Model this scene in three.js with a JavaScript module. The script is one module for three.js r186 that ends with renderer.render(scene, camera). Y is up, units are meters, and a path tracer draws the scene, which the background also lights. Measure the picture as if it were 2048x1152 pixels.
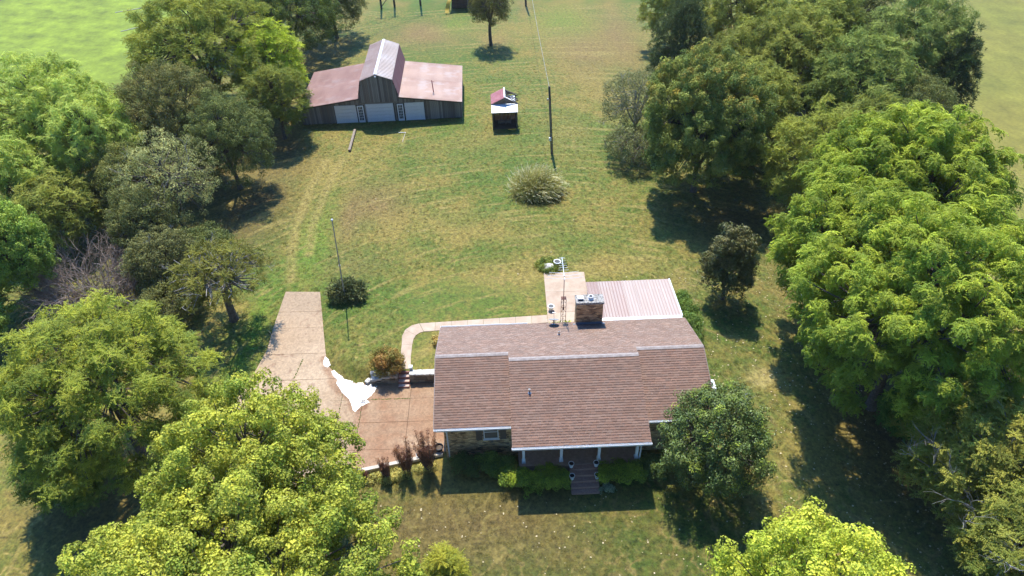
import * as THREE from 'three';
import { Sky } from 'three/addons/objects/Sky.js';
import { mergeGeometries } from 'three/addons/utils/BufferGeometryUtils.js';

// ---------- camera, sky, sun, exposure ----------
const scene = new THREE.Scene();
const camera = new THREE.PerspectiveCamera(45.73, 16 / 9, 0.5, 6000);
camera.position.set(0, 35, 0);
camera.rotation.order = 'YXZ';
camera.rotation.set(THREE.MathUtils.degToRad(-39.716), 0, THREE.MathUtils.degToRad(-1.77));
const SUN = new THREE.Vector3(-0.060, 0.870, -0.489).normalize();
const sky = new Sky();
sky.name = 'sky'; sky.scale.setScalar(4500); sky.userData.kind = 'structure';
const su = sky.material.uniforms;
su.sunPosition.value.copy(SUN); su.turbidity.value = 6; su.rayleigh.value = 0.65; su.mieCoefficient.value = 0.004; su.mieDirectionalG.value = 0.8;
su.cloudCoverage.value = 0;
scene.add(sky);
scene.environmentIntensity = 0.3;
const sun = new THREE.DirectionalLight(new THREE.Color(1, 0.93, 0.785), 4.5);
sun.name = 'sun';
sun.position.set(0, 0, -55).addScaledVector(SUN, 200);
sun.target.position.set(0, 0, -55); scene.add(sun, sun.target);
sun.castShadow = true; sun.shadow.mapSize.set(4096, 4096); sun.shadow.radius = 1;
Object.assign(sun.shadow.camera, { left: -110, right: 110, top: 90, bottom: -90, near: 20, far: 420 });
const renderer = new THREE.WebGLRenderer({ antialias: true });
renderer.toneMapping = THREE.LinearToneMapping;
renderer.toneMappingExposure = 1.66;
renderer.shadowMap.enabled = true;
scene.fog = new THREE.FogExp2(new THREE.Color().setRGB(0.90, 0.86, 0.76), 0.00012);

// ---------- random numbers and noise ----------
function rng(seed) { let s = seed >>> 0; return () => { s = (s + 0x6d2b79f5) | 0; let t = Math.imul(s ^ (s >>> 15), 1 | s); t = (t + Math.imul(t ^ (t >>> 7), 61 | t)) ^ t; return ((t ^ (t >>> 14)) >>> 0) / 4294967296; }; }
const PERM = new Uint8Array(65536), rp = rng(77); for (let i = 0; i < 65536; i++) PERM[i] = rp() * 256;
const GX = new Float32Array(256), GY = new Float32Array(256); for (let i = 0; i < 256; i++) { const a = rp() * 6.2832; GX[i] = Math.cos(a); GY[i] = Math.sin(a); }
function noise(x, y) {          // gradient noise, about -0.7 .. 0.7
  const ix = Math.floor(x), iy = Math.floor(y), fx = x - ix, fy = y - iy, X = ix & 255, Y = iy & 255, X1 = (ix + 1) & 255, Y1 = (iy + 1) & 255;
  const a = PERM[X << 8 | Y], b = PERM[X1 << 8 | Y], c = PERM[X << 8 | Y1], d = PERM[X1 << 8 | Y1];
  const u = fx * fx * (3 - 2 * fx), v = fy * fy * (3 - 2 * fy);
  const n0 = GX[a] * fx + GY[a] * fy, n1 = GX[b] * (fx - 1) + GY[b] * fy, n2 = GX[c] * fx + GY[c] * (fy - 1), n3 = GX[d] * (fx - 1) + GY[d] * (fy - 1);
  const p = n0 + (n1 - n0) * u, q = n2 + (n3 - n2) * u; return p + (q - p) * v;
}
const fbm = (x, y, o) => { let s = 0, a = 0.5; for (let i = 0; i < o; i++) { s += a * noise(x, y); x = x * 2.03 + 17.3; y = y * 2.03 + 9.1; a *= 0.5; } return s; };
const sstep = (a, b, x) => { const t = Math.min(1, Math.max(0, (x - a) / (b - a))); return t * t * (3 - 2 * t); };
const lerp = (a, b, t) => a + (b - a) * t, clamp = (x, a, b) => Math.min(b, Math.max(a, x));

// ---------- naming ----------
const taken = new Map();
function numbered(n) { const k = taken.get(n) ?? -1; taken.set(n, k + 1); return k < 0 ? n : n + '_' + String(k + 1).padStart(3, '0'); }
const shade = (o) => { o.castShadow = true; o.receiveShadow = true; return o; };
function thing(name, label, category, [x, y, z] = [0, 0, 0], turn = 0, group) {
  const o = new THREE.Group(); o.name = numbered(name); o.position.set(x, y, z); o.rotation.y = turn; scene.add(o);
  o.userData = { label, category }; if (group) o.userData.group = group; return o;
}
function part(name, geo, mat, parent) {
  const g = Array.isArray(geo) ? merge(geo) : geo; const m = shade(new THREE.Mesh(g, mat)); m.name = parent.isScene ? numbered(name) : name; parent.add(m); return m;
}
function copy(root, [x, y, z], turn, label, group) { const r = root.clone(); r.name = numbered(root.name.replace(/_\d\d\d$/, '')); r.position.set(x, y, z); r.rotation.y = turn; r.userData = { ...root.userData, label }; if (group) r.userData.group = group; scene.add(r); return r; }
function structure(name, geo, mat, label) { const m = part(name, geo, mat, scene); m.userData = { kind: 'structure' }; if (label) m.userData.label = label; return m; }
function merge(list) { return mergeGeometries(list.map((g) => { const h = g.index ? g.toNonIndexed() : g; for (const k of Object.keys(h.attributes)) if (!['position', 'normal', 'uv'].includes(k)) h.deleteAttribute(k); return h; })); }

// ---------- geometry helpers ----------
const V3 = (x, y, z) => new THREE.Vector3(x, y, z);
function box(w, h, d, x = 0, y = 0, z = 0, ry = 0, rx = 0, rz = 0) {   // x, z centre; y centre
  const g = new THREE.BoxGeometry(w, h, d); if (rx) g.rotateX(rx); if (rz) g.rotateZ(rz); if (ry) g.rotateY(ry); g.translate(x, y, z); return g;
}
function tube(a, b, r0, r1, seg = 6, bend) {     // tapered bar from a to b, capped
  const n = bend ? 5 : 1, pos = [], nor = [], uv = [], idx = [], dir = b.clone().sub(a), len = dir.length(); dir.normalize();
  const s = Math.abs(dir.y) < 0.9 ? V3(0, 1, 0) : V3(1, 0, 0), u = s.clone().cross(dir).normalize(), v = dir.clone().cross(u);
  for (let i = 0; i <= n; i++) {
    const t = i / n, c = a.clone().lerp(b, t), r = lerp(r0, r1, t); if (bend) c.addScaledVector(bend, 4 * t * (1 - t));
    for (let k = 0; k <= seg; k++) { const q = k / seg * Math.PI * 2, w = u.clone().multiplyScalar(Math.cos(q)).addScaledVector(v, Math.sin(q)); pos.push(c.x + w.x * r, c.y + w.y * r, c.z + w.z * r); nor.push(w.x, w.y, w.z); uv.push(k / seg * 6.28 * r0, t * len); }
  }
  for (let i = 0; i < n; i++) for (let k = 0; k < seg; k++) { const p = i * (seg + 1) + k; idx.push(p, p + 1, p + seg + 1, p + 1, p + seg + 2, p + seg + 1); }
  for (const [row, sgn] of [[0, -1], [n, 1]]) { const base = pos.length / 3; for (let k = 0; k < seg; k++) { const p = (row * (seg + 1) + k) * 3; pos.push(pos[p], pos[p + 1], pos[p + 2]); nor.push(dir.x * sgn, dir.y * sgn, dir.z * sgn); uv.push(0, 0); } for (let k = 1; k < seg - 1; k++) sgn > 0 ? idx.push(base, base + k, base + k + 1) : idx.push(base, base + k + 1, base + k); }
  const g = new THREE.BufferGeometry(); g.setAttribute('position', new THREE.Float32BufferAttribute(pos, 3)); g.setAttribute('normal', new THREE.Float32BufferAttribute(nor, 3)); g.setAttribute('uv', new THREE.Float32BufferAttribute(uv, 2)); g.setIndex(idx); return g;
}
// a slab: coplanar outline [x,y,z] seen from above, thickened by the vector down
function slab(pts, down = [0, -0.12, 0]) {
  const v = pts.map((p) => V3(...p)), n = V3(0, 0, 0);
  for (let i = 0; i < v.length; i++) { const a = v[i], b = v[(i + 1) % v.length]; n.x += (a.y - b.y) * (a.z + b.z); n.y += (a.z - b.z) * (a.x + b.x); n.z += (a.x - b.x) * (a.y + b.y); }
  n.normalize();
  const d = V3(...down); if (n.dot(d) > 0) { v.reverse(); n.negate(); }
  const e1 = V3(1, 0, 0).addScaledVector(n, -n.x); if (e1.length() < 0.1) e1.set(0, 0, 1).addScaledVector(n, -n.z); e1.normalize(); const e2 = n.clone().cross(e1);
  const flat = v.map((p) => new THREE.Vector2(p.dot(e1), p.dot(e2))), tris = THREE.ShapeUtils.triangulateShape(flat, []).map(([a, b, c]) => (flat[b].x - flat[a].x) * (flat[c].y - flat[a].y) - (flat[b].y - flat[a].y) * (flat[c].x - flat[a].x) < 0 ? [a, c, b] : [a, b, c]), pos = [], nor = [], uv = [];
  const put = (p, m, s, t) => { pos.push(p.x, p.y, p.z); nor.push(m.x, m.y, m.z); uv.push(s, t); };
  for (const t of tris) { for (const k of t) put(v[k], n, flat[k].x, flat[k].y); const w = t.map((k) => v[k].clone().add(d)), m = n.clone().negate(); for (const k of [0, 2, 1]) put(w[k], m, flat[t[k]].x, flat[t[k]].y); }
  for (let i = 0; i < v.length; i++) {
    const a = v[i], b = v[(i + 1) % v.length], c = b.clone().add(d), e = a.clone().add(d), m = e.clone().sub(a).cross(b.clone().sub(a)).normalize(), L = a.distanceTo(b), h = d.length();
    for (const [p, s, t] of [[a, 0, 0], [e, 0, h], [c, L, h], [a, 0, 0], [c, L, h], [b, L, 0]]) put(p, m, s, t);
  }
  const g = new THREE.BufferGeometry(); g.setAttribute('position', new THREE.Float32BufferAttribute(pos, 3)); g.setAttribute('normal', new THREE.Float32BufferAttribute(nor, 3)); g.setAttribute('uv', new THREE.Float32BufferAttribute(uv, 2)); return g;
}
// uv from world-scale x/z (top) or along the sides; metres
function planarUV(g, sx = 1, sz = 1) { const p = g.attributes.position, u = g.attributes.uv; for (let i = 0; i < p.count; i++) u.setXY(i, p.getX(i) * sx, p.getZ(i) * sz); return g; }
function boxUV(g) { const p = g.attributes.position, n = g.attributes.normal, u = g.attributes.uv; for (let i = 0; i < p.count; i++) { const ax = Math.abs(n.getX(i)), ay = Math.abs(n.getY(i)), az = Math.abs(n.getZ(i)); if (ay > ax && ay > az) u.setXY(i, p.getX(i), p.getZ(i)); else if (ax > az) u.setXY(i, p.getZ(i), p.getY(i)); else u.setXY(i, p.getX(i), p.getY(i)); } return g; }

// ---------- materials ----------
const lin = (r, g, b) => new THREE.Color().setRGB(r, g, b);
function dataTex(w, h, fn, { srgb = true, repeat = true } = {}) {
  const d = new Uint8Array(w * h * 4), out = [0, 0, 0];
  const enc = (x) => { x = clamp(x, 0, 1); return 255 * (srgb ? (x <= 0.0031308 ? 12.92 * x : 1.055 * Math.pow(x, 1 / 2.4) - 0.055) : x); };
  const lut = new Uint8Array(4097); for (let i = 0; i <= 4096; i++) lut[i] = Math.round(enc(i / 4096));
  for (let y = 0; y < h; y++) for (let x = 0; x < w; x++) { fn(x, y, out); const o = (y * w + x) * 4; for (let c = 0; c < 3; c++) d[o + c] = lut[clamp(out[c] * 4096, 0, 4096) | 0]; d[o + 3] = 255; }
  const t = new THREE.DataTexture(d, w, h); t.magFilter = THREE.LinearFilter; t.minFilter = THREE.LinearMipmapLinearFilter; t.generateMipmaps = true; if (repeat) t.wrapS = t.wrapT = THREE.RepeatWrapping; if (srgb) t.colorSpace = THREE.SRGBColorSpace; t.needsUpdate = true; return t;
}
// periodic noise for tiles
function tileNoise(size, cells, seed, oct = 4) {
  const f = new Float32Array(size * size); let amp = 0.5, tot = 0; 
  for (let o = 0; o < oct; o++) {
    const c = cells << o, r = rng(seed + o * 31), g = new Float32Array(c * c); for (let i = 0; i < g.length; i++) g[i] = r();
    for (let y = 0; y < size; y++) { const gy = y / size * c, iy = Math.floor(gy), fy = gy - iy, v = fy * fy * (3 - 2 * fy), r0 = (iy % c) * c, r1 = ((iy + 1) % c) * c;
      for (let x = 0; x < size; x++) { const gx = x / size * c, ix = Math.floor(gx), fx = gx - ix, u = fx * fx * (3 - 2 * fx), a = ix % c, b = (ix + 1) % c; f[y * size + x] += amp * lerp(lerp(g[r0 + a], g[r0 + b], u), lerp(g[r1 + a], g[r1 + b], u), v); } }
    tot += amp; amp *= 0.55;
  }
  for (let i = 0; i < f.length; i++) f[i] /= tot; return f;
}
function mottled(a, b, cells, seed, { size = 512, metres = 2, grain = 0.12, rough = 0.85, bump = 0, contrast = 1.6, ...rest } = {}) {
  const f = tileNoise(size, cells, seed, 5), r = rng(seed + 9);
  const t = dataTex(size, size, (x, y, o) => { const k = clamp((f[y * size + x] - 0.5) * contrast + 0.5, 0, 1), q = 1 + (r() - 0.5) * 2 * grain; for (let c = 0; c < 3; c++) o[c] = lerp(a[c], b[c], k) * q; });
  t.repeat.set(1 / metres, 1 / metres);
  const m = new THREE.MeshStandardMaterial({ map: t, roughness: rough, ...rest });
  if (bump) { const bt = dataTex(size, size, (x, y, o) => { o[0] = o[1] = o[2] = f[y * size + x]; }, { srgb: false }); bt.repeat.copy(t.repeat); m.bumpMap = bt; m.bumpScale = bump; }
  return m;
}
const plain = (r, g, b, rough = 0.7, extra = {}) => new THREE.MeshStandardMaterial({ color: lin(r, g, b), roughness: rough, ...extra });
const M = {
  white: mottled([0.70, 0.70, 0.69], [0.80, 0.80, 0.79], 4, 5, { metres: 1.5, grain: 0.03, rough: 0.5 }),
  whiteMetal: plain(0.74, 0.74, 0.74, 0.4), dark: plain(0.02, 0.02, 0.022, 0.6), glass: plain(0.02, 0.028, 0.034, 0.08), black: plain(0.012, 0.012, 0.013, 0.5),
  steel: plain(0.35, 0.36, 0.38, 0.4, { metalness: 0.6 }), rust: mottled([0.11, 0.045, 0.03], [0.2, 0.09, 0.06], 8, 12, { metres: 0.5 }),
  trunk: mottled([0.06, 0.048, 0.038], [0.15, 0.125, 0.105], 8, 21, { metres: 0.7, bump: 0.02, rough: 0.95 }),
  paleBark: mottled([0.20, 0.185, 0.165], [0.40, 0.38, 0.35], 8, 22, { metres: 0.5, rough: 0.95 }),
  deadwood: mottled([0.20, 0.15, 0.12], [0.34, 0.27, 0.23], 8, 23, { metres: 0.5, rough: 0.95 }),
  pole: mottled([0.06, 0.05, 0.042], [0.12, 0.105, 0.09], 8, 24, { metres: 0.8, rough: 0.95 }),
  concrete: mottled([0.40, 0.34, 0.27], [0.56, 0.49, 0.40], 6, 30, { metres: 2.5, grain: 0.12, rough: 0.9 }),
  stone: mottled([0.16, 0.13, 0.10], [0.30, 0.25, 0.19], 6, 31, { metres: 0.8, bump: 0.015, rough: 0.9 }),
  stonePale: mottled([0.42, 0.38, 0.33], [0.62, 0.58, 0.52], 6, 32, { metres: 0.6, bump: 0.012, rough: 0.9 }),
  stoneDark: mottled([0.10, 0.08, 0.065], [0.20, 0.16, 0.12], 6, 33, { metres: 0.8, bump: 0.015, rough: 0.9 }),
  mortar: plain(0.16, 0.135, 0.11, 0.95), soil: mottled([0.07, 0.05, 0.035], [0.14, 0.10, 0.07], 8, 34, { metres: 1.2, rough: 1 }),
  timber: mottled([0.16, 0.125, 0.095], [0.32, 0.26, 0.20], 8, 35, { metres: 0.8, rough: 0.95 }),
};
// ---------- the lie of the land ----------
const KN = [[-1e4, 0], [-43, 0], [-36, -0.4], [-32.5, -0.75], [-26, -1.05], [-22, -1.15], [1e4, -1.15]];
function hd(z) { for (let i = 1; i < KN.length; i++) if (z <= KN[i][0]) { const [a, ha] = KN[i - 1], [b, hb] = KN[i]; return lerp(ha, hb, (z - a) / (b - a)); } return -1.15; }
const DRIVE_EDGE = [[-15.45, -42.4], [-14.4, -38.1], [-13.85, -35.9], [-13.5, -34.7], [-13.0, -34.1], [-12.1, -33.4], [-11.2, -32.98], [-10.35, -32.9]];
const DRIVE = [...DRIVE_EDGE, [-9.7, -32.82], [-4.55, -32.82], [-4.55, -27.1], [-9.9, -25.95], [-13, -25.2], [-14.6, -24], [-18, -17], [-23, -18], [-21.6, -24], [-19.8, -30], [-18.7, -34], [-18.25, -36.2], [-18.3, -39.3], [-18.25, -42.55]];
const WALL_LINE = [[-10.2, -33.12], [-4.4, -33.12]];
function segDist(px, pz, a, b) { const dx = b[0] - a[0], dz = b[1] - a[1], t = clamp(((px - a[0]) * dx + (pz - a[1]) * dz) / (dx * dx + dz * dz), 0, 1); return Math.hypot(px - a[0] - t * dx, pz - a[1] - t * dz); }
function inside(px, pz, poly) { let c = false; for (let i = 0, j = poly.length - 1; i < poly.length; j = i++) { const [xi, zi] = poly[i], [xj, zj] = poly[j]; if ((zi > pz) !== (zj > pz) && px < (xj - xi) * (pz - zi) / (zj - zi) + xi) c = !c; } return c; }
const TERRACE = [...DRIVE_EDGE, [-10.2, -33.12], [-4.4, -33.12], [13.2, -33.12], [13.2, -60], [-15.45, -60]];
function terrace(x, z) {
  if (z < -43 || !inside(x, z, TERRACE)) return 0;
  let d = 9; for (let i = 1; i < DRIVE_EDGE.length; i++) d = Math.min(d, segDist(x, z, DRIVE_EDGE[i - 1], DRIVE_EDGE[i]) / 1.3);
  d = Math.min(d, segDist(x, z, [-10.35, -32.9], [-10.2, -33.12]) / 0.4, segDist(x, z, ...WALL_LINE) / 0.22, Math.max(0, 13.2 - x) / 3);
  return sstep(0, 1, d);
}
function gy(x, z) { return hd(z) * (1 - terrace(x, z)); }

// what the grass looks like where: [x, z, rx, rz, kind, strength]
const KINDS = { dry: [0.34, 0.255, 0.125], pink: [0.27, 0.185, 0.115], green: [0.115, 0.185, 0.036], bright: [0.15, 0.26, 0.03], litter: [0.17, 0.105, 0.06], dark: [0.085, 0.105, 0.034], orange: [0.40, 0.235, 0.115], pale: [0.47, 0.38, 0.24] };
const PATCH = [[-11, -101, 7, 6, 'pink', 1.1], [-12.5, -55, 3.2, 4, 'pink', 0.95], [-15, -53.5, 1.6, 5, 'pink', 0.95], [-0.5, -43.6, 3.4, 2.4, 'dry', 1.1], [-4.9, -41, 4, 2, 'green', 0.5], [-17.4, -49, 1.7, 6.5, 'bright', 0.75],
  [11, -93, 5, 11, 'pink', 0.9], [16.5, -97, 3, 14, 'pink', 0.9], [6.5, -68, 3, 6, 'dry', 0.6], [17.5, -32.7, 1.25, 1.1, 'pale', 1.5], [-19.7, -38, 1.1, 5.5, 'bright', 0.95], [-20.6, -34, 1.6, 4, 'bright', 0.6], [-25.4, -69.8, 2.2, 3, 'orange', 0.9],
  [-24, -55, 4, 9, 'litter', 0.85], [-23, -66, 3, 5, 'litter', 0.7], [33.5, -30, 3.5, 3, 'orange', 0.9], [22.4, -40.5, 1.5, 3.5, 'dry', 0.85], [21.4, -37, 1.2, 3, 'dry', 0.8], [7.5, -44.6, 4.5, 1.7, 'dry', 1.0], [13.6, -41.5, 1.3, 2.4, 'dry', 0.85],
  [-2.3, -22.4, 6, 2.6, 'pink', 0.8], [-6.5, -22.3, 3.5, 1.6, 'pink', 0.7], [-0.5, -20.5, 7, 2.5, 'pink', 0.4], [9.8, -21.2, 2.2, 2, 'green', 0.75], [8.3, -21.3, 0.9, 0.5, 'dry', 0.7], [-6.2, -35.4, 0.7, 1.3, 'dry', 0.85], [9, -105, 5, 8, 'bright', 0.6],
  [-8.5, -65.5, 7, 3, 'green', 0.35], [-6, -52, 6, 2.2, 'dry', 0.5], [1.5, -49.5, 5, 1.2, 'dry', 0.6], [-13, -46, 4, 2.5, 'pink', 0.4], [15.3, -29, 2.4, 4, 'green', 0.6], [14.6, -37, 1.5, 4, 'green', 0.5], [20, -50, 6, 5, 'litter', 0.75], [24, -30, 2.6, 6, 'litter', 0.75], [25.5, -42, 4, 6, 'litter', 0.6], [27, -24, 5, 5, 'litter', 0.8], [-31, -48, 7, 7, 'litter', 0.8], [-30, -62, 5, 8, 'litter', 0.7], [-26, -24, 6, 6, 'litter', 0.6],
  [31, -66, 12, 12, 'litter', 0.8], [40, -60, 8, 9, 'litter', 0.6], [-14, -17, 7, 5, 'litter', 0.5], [-3, -67, 5, 2.4, 'dry', 0.35], [-7, -104, 3, 5, 'bright', 0.6], [2, -70, 3, 7, 'green', 0.4], [-6, -77, 2.2, 8, 'bright', 0.45], [-11.4, -67.7, 0.35, 1.2, 'pale', 0.8], [12.5, -75, 3, 9, 'dry', 0.4],
  [-11.5, -34.6, 0.9, 1.2, 'green', 0.5], [-9.5, -38, 3.5, 2.6, 'green', 0.35], [5, -49, 5, 2.2, 'green', 0.45], [-8, -88, 5, 6, 'green', 0.3], [-1, -97, 2.5, 2.2, 'pink', 0.6], [3.2, -112, 1.3, 5, 'pink', 0.7]];
const CELL = new Map();
for (const p of PATCH) for (let i = Math.floor((p[0] - p[2] * 1.7) / 8); i <= Math.floor((p[0] + p[2] * 1.7) / 8); i++) for (let j = Math.floor((p[1] - p[3] * 1.7) / 8); j <= Math.floor((p[1] + p[3] * 1.7) / 8); j++) { const k = i * 1000 + j; if (!CELL.has(k)) CELL.set(k, []); CELL.get(k).push(p); }
// lines of dead grass (x, z pairs): tyre tracks and runners
const TRACK = [[[-19.0, -64], [-19.6, -58], [-19.5, -52], [-18.8, -47], [-18.2, -44]], [[-17.4, -64], [-18.0, -58], [-18.0, -52], [-17.4, -47.5]]];
const jr = rng(5);
function grassColor(x, z, o, fine) {
  const wx = noise(x * 0.21 + 3, z * 0.21) * 2.2, wz = noise(x * 0.21 + 40, z * 0.21 + 7) * 2.2;
  const big = fbm(x * 0.055 + 5, z * 0.055, 3), mid = fbm(x * 0.33, z * 0.33 + 31, 3), small = fine ? fbm(x * 1.9, z * 1.9, 3) : 0;
  // mowing arcs swing round the house
  const dx = x - 4, dz = z + 22, rr = Math.hypot(dx, dz), aa = Math.atan2(dx, -dz), arc = fine ? fbm(rr * 1.5, aa * 5, 3) : 0;
  let k = clamp(0.50 + big * 1.7 + mid * 1.5 + small * 1.3, 0, 1);
  let r = lerp(0.300, 0.112, k), g = lerp(0.235, 0.178, k), b = lerp(0.095, 0.030, k);
  const cell = CELL.get(Math.floor(x / 8) * 1000 + Math.floor(z / 8));
  if (cell) for (const p of cell) {
    const ex = (x + wx * 0.35 * Math.min(2, p[2]) - p[0]) / p[2], ez = (z + wz * 0.35 * Math.min(2, p[3]) - p[1]) / p[3], e = ex * ex + ez * ez; if (e > 2.6) continue;
    const spot = p[4] === 'dry' || p[4] === 'pale' ? 0.55 + small * 2.0 : 0.8 + small * 0.9, t = clamp(Math.exp(-e * 1.4) * p[5] * 1.25 * clamp(spot, 0, 1.3), 0, 1), c = KINDS[p[4]];
    r = lerp(r, c[0], t); g = lerp(g, c[1], t); b = lerp(b, c[2], t);
  }
  if (x < -45 + (z + 95) * -0.15 && z < -62) { const t = sstep(0, 6, -45 + (z + 95) * -0.15 - x), s = 1 + 0.65 * fbm((x + z * 0.6) * 0.1, (z - x * 0.4) * 0.55, 4) + 0.7 * mid + 0.5 * fbm(x * 1.1, z * 1.1, 2); r = lerp(r, 0.27 * s, t); g = lerp(g, 0.36 * s, t); b = lerp(b, 0.05 * s, t); }
  if (x > 38) { const t = sstep(38, 46, x), s = 1 + 0.4 * mid + 0.35 * fbm(x * 0.8, z * 0.4, 2), q = clamp(0.5 + big, 0, 1); r = lerp(r, lerp(0.33, 0.22, q) * s, t); g = lerp(g, lerp(0.275, 0.24, q) * s, t); b = lerp(b, lerp(0.10, 0.06, q) * s, t); }
  if (fine) {
    // dry streaks, brighter where the grass is thin
    let dry = sstep(0.12, 0.36, arc + mid * 0.4 + 0.04) * 0.65;
    const sc = noise(x * 2.1 + wx, z * 2.1 + wz), web = Math.abs(noise(x * 0.62 + sc * 0.25, z * 0.62 + 50)), gate = fbm(x * 0.4 + 70, z * 0.4, 2);
    const where = z > -24.5 ? -0.1 : (z < -41 && z > -47 && x > -5) ? 0.06 : 0.2;
    dry = Math.max(dry, sstep(0.06, 0.02, web) * sstep(where, where + 0.1, gate + noise(x * 3, z * 3) * 0.3) * 0.9);
    dry = Math.max(dry, sstep(0.22, 0.40, small + mid * 0.3) * 0.6);
    for (const T of TRACK) if (x < -15 && x > -22 && z < -42) for (let i = 1; i < T.length; i++) { const d = segDist(x + wx * 0.12, z, T[i - 1], T[i]); if (d < 0.7) dry = Math.max(dry, sstep(0.7, 0.1, d) * clamp(0.6 + small * 1.6, 0, 0.9)); }
    r = lerp(r, 0.37, dry); g = lerp(g, 0.285, dry); b = lerp(b, 0.16, dry);
    const q = 1 + (jr() - 0.5) * 0.5 + noise(x * 6.1, z * 6.1) * 0.6 + noise(x * 2.7, z * 2.7 + 8) * 0.4; r *= q; g *= q; b *= q * (0.94 + 0.12 * jr());
  } else { const q = 1 + (jr() - 0.5) * 0.3 + mid * 0.15; r *= q; g *= q; b *= q; }
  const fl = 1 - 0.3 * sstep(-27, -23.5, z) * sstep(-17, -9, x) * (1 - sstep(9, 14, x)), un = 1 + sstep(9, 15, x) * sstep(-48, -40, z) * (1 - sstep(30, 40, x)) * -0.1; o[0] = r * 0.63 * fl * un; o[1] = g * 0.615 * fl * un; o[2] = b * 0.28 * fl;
}
function sheet(xs, zs, u0, v0, size) {
  const nx = xs.length, nz = zs.length, pos = new Float32Array(nx * nz * 3), uv = new Float32Array(nx * nz * 2), idx = [];
  for (let j = 0; j < nz; j++) for (let i = 0; i < nx; i++) { const k = j * nx + i, x = xs[i], z = zs[j]; pos[k * 3] = x; pos[k * 3 + 1] = gy(x, z) - (inside(x, z, DRIVE) ? 0.07 : 0); pos[k * 3 + 2] = z; uv[k * 2] = (x - u0) / size; uv[k * 2 + 1] = (z - v0) / size; }
  for (let j = 0; j < nz - 1; j++) for (let i = 0; i < nx - 1; i++) { const a = j * nx + i; idx.push(a, a + nx, a + 1, a + 1, a + nx, a + nx + 1); }
  const g = new THREE.BufferGeometry(); g.setAttribute('position', new THREE.BufferAttribute(pos, 3)); g.setAttribute('uv', new THREE.BufferAttribute(uv, 2)); g.setIndex(idx); g.computeVertexNormals(); return g;
}
const steps = (...runs) => { const o = []; for (const [a, b, d] of runs) for (let v = a; v < b - 1e-6; v += d) o.push(+v.toFixed(4)); o.push(runs[runs.length - 1][1]); return o; };
{
  const N = 2048, S = 100, x0 = -50, z0 = -112;
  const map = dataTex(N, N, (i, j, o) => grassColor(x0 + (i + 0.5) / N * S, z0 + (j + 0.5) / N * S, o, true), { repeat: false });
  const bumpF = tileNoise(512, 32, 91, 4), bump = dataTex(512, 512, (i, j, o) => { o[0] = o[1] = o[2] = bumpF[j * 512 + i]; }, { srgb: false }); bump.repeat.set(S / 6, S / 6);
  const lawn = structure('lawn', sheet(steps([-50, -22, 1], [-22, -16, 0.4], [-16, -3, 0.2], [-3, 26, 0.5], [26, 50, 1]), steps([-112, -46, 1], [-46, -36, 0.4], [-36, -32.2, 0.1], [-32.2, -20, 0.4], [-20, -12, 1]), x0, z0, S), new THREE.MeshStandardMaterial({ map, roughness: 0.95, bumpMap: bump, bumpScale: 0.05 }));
  const NF = 1536, SF = 320, fx = -160, fz = -260;
  const fmap = dataTex(NF, NF, (i, j, o) => grassColor(fx + (i + 0.5) / NF * SF, fz + (j + 0.5) / NF * SF, o, false), { repeat: false }); fmap.wrapS = fmap.wrapT = THREE.MirroredRepeatWrapping;
  const fm = new THREE.MeshStandardMaterial({ map: fmap, roughness: 0.95 });
  const band = (xs, zs) => sheet(xs, zs, fx, fz, SF), far = [-2500, -900, -400, -200, -112], X = [-2500, -900, -400, -200, -100, -50, -25, 0, 25, 50, 100, 200, 400, 900, 2500];
  structure('field', [band(X, far), band(X, [-12, 20, 60, 200, 600, 2500]), band([-2500, -900, -400, -200, -100, -50], steps([-112, -46, 11], [-46, -12, 2])), band([50, 100, 200, 400, 900, 2500], steps([-112, -46, 11], [-46, -12, 2]))], fm);
}
const rf = rng(404);
{ // fallen leaves on the lawn to the right and in front of the house
  const g = new THREE.PlaneGeometry(0.075, 0.06); g.rotateX(-Math.PI / 2); const m = new THREE.MeshStandardMaterial({ roughness: 0.8 }), n = 900, im = new THREE.InstancedMesh(g, m, n), d = new THREE.Object3D(), c = new THREE.Color();
  let k = 0; while (k < n) { const u = rf(), x = u < 0.75 ? lerp(12.5, 24, Math.pow(rf(), 0.7)) : u < 0.9 ? lerp(-9, 14, rf()) : lerp(-16, 10, rf()), z = u < 0.75 ? lerp(-44, -17, rf()) : u < 0.9 ? lerp(-23.5, -17, rf()) : lerp(-80, -40, rf()); if (inside(x, z, DRIVE) || (x > -5.5 && x < 12.5 && z > -36 && z < -24)) continue;
    d.position.set(x, gy(x, z) + 0.03, z); d.rotation.set((rf() - 0.5) * 0.7, rf() * 6.28, (rf() - 0.5) * 0.7); d.scale.setScalar(0.5 + rf() * 0.9); d.updateMatrix(); im.setMatrixAt(k, d.matrix); const q = rf(); im.setColorAt(k, c.setRGB(0.30 + q * 0.3, 0.24 + q * 0.24, 0.10 + q * 0.2)); k++; }
  shade(im); im.name = 'fallen_leaves'; im.userData = { kind: 'stuff', label: 'small pale fallen leaves scattered over the mown lawn', category: 'leaves' }; scene.add(im);
}

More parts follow.
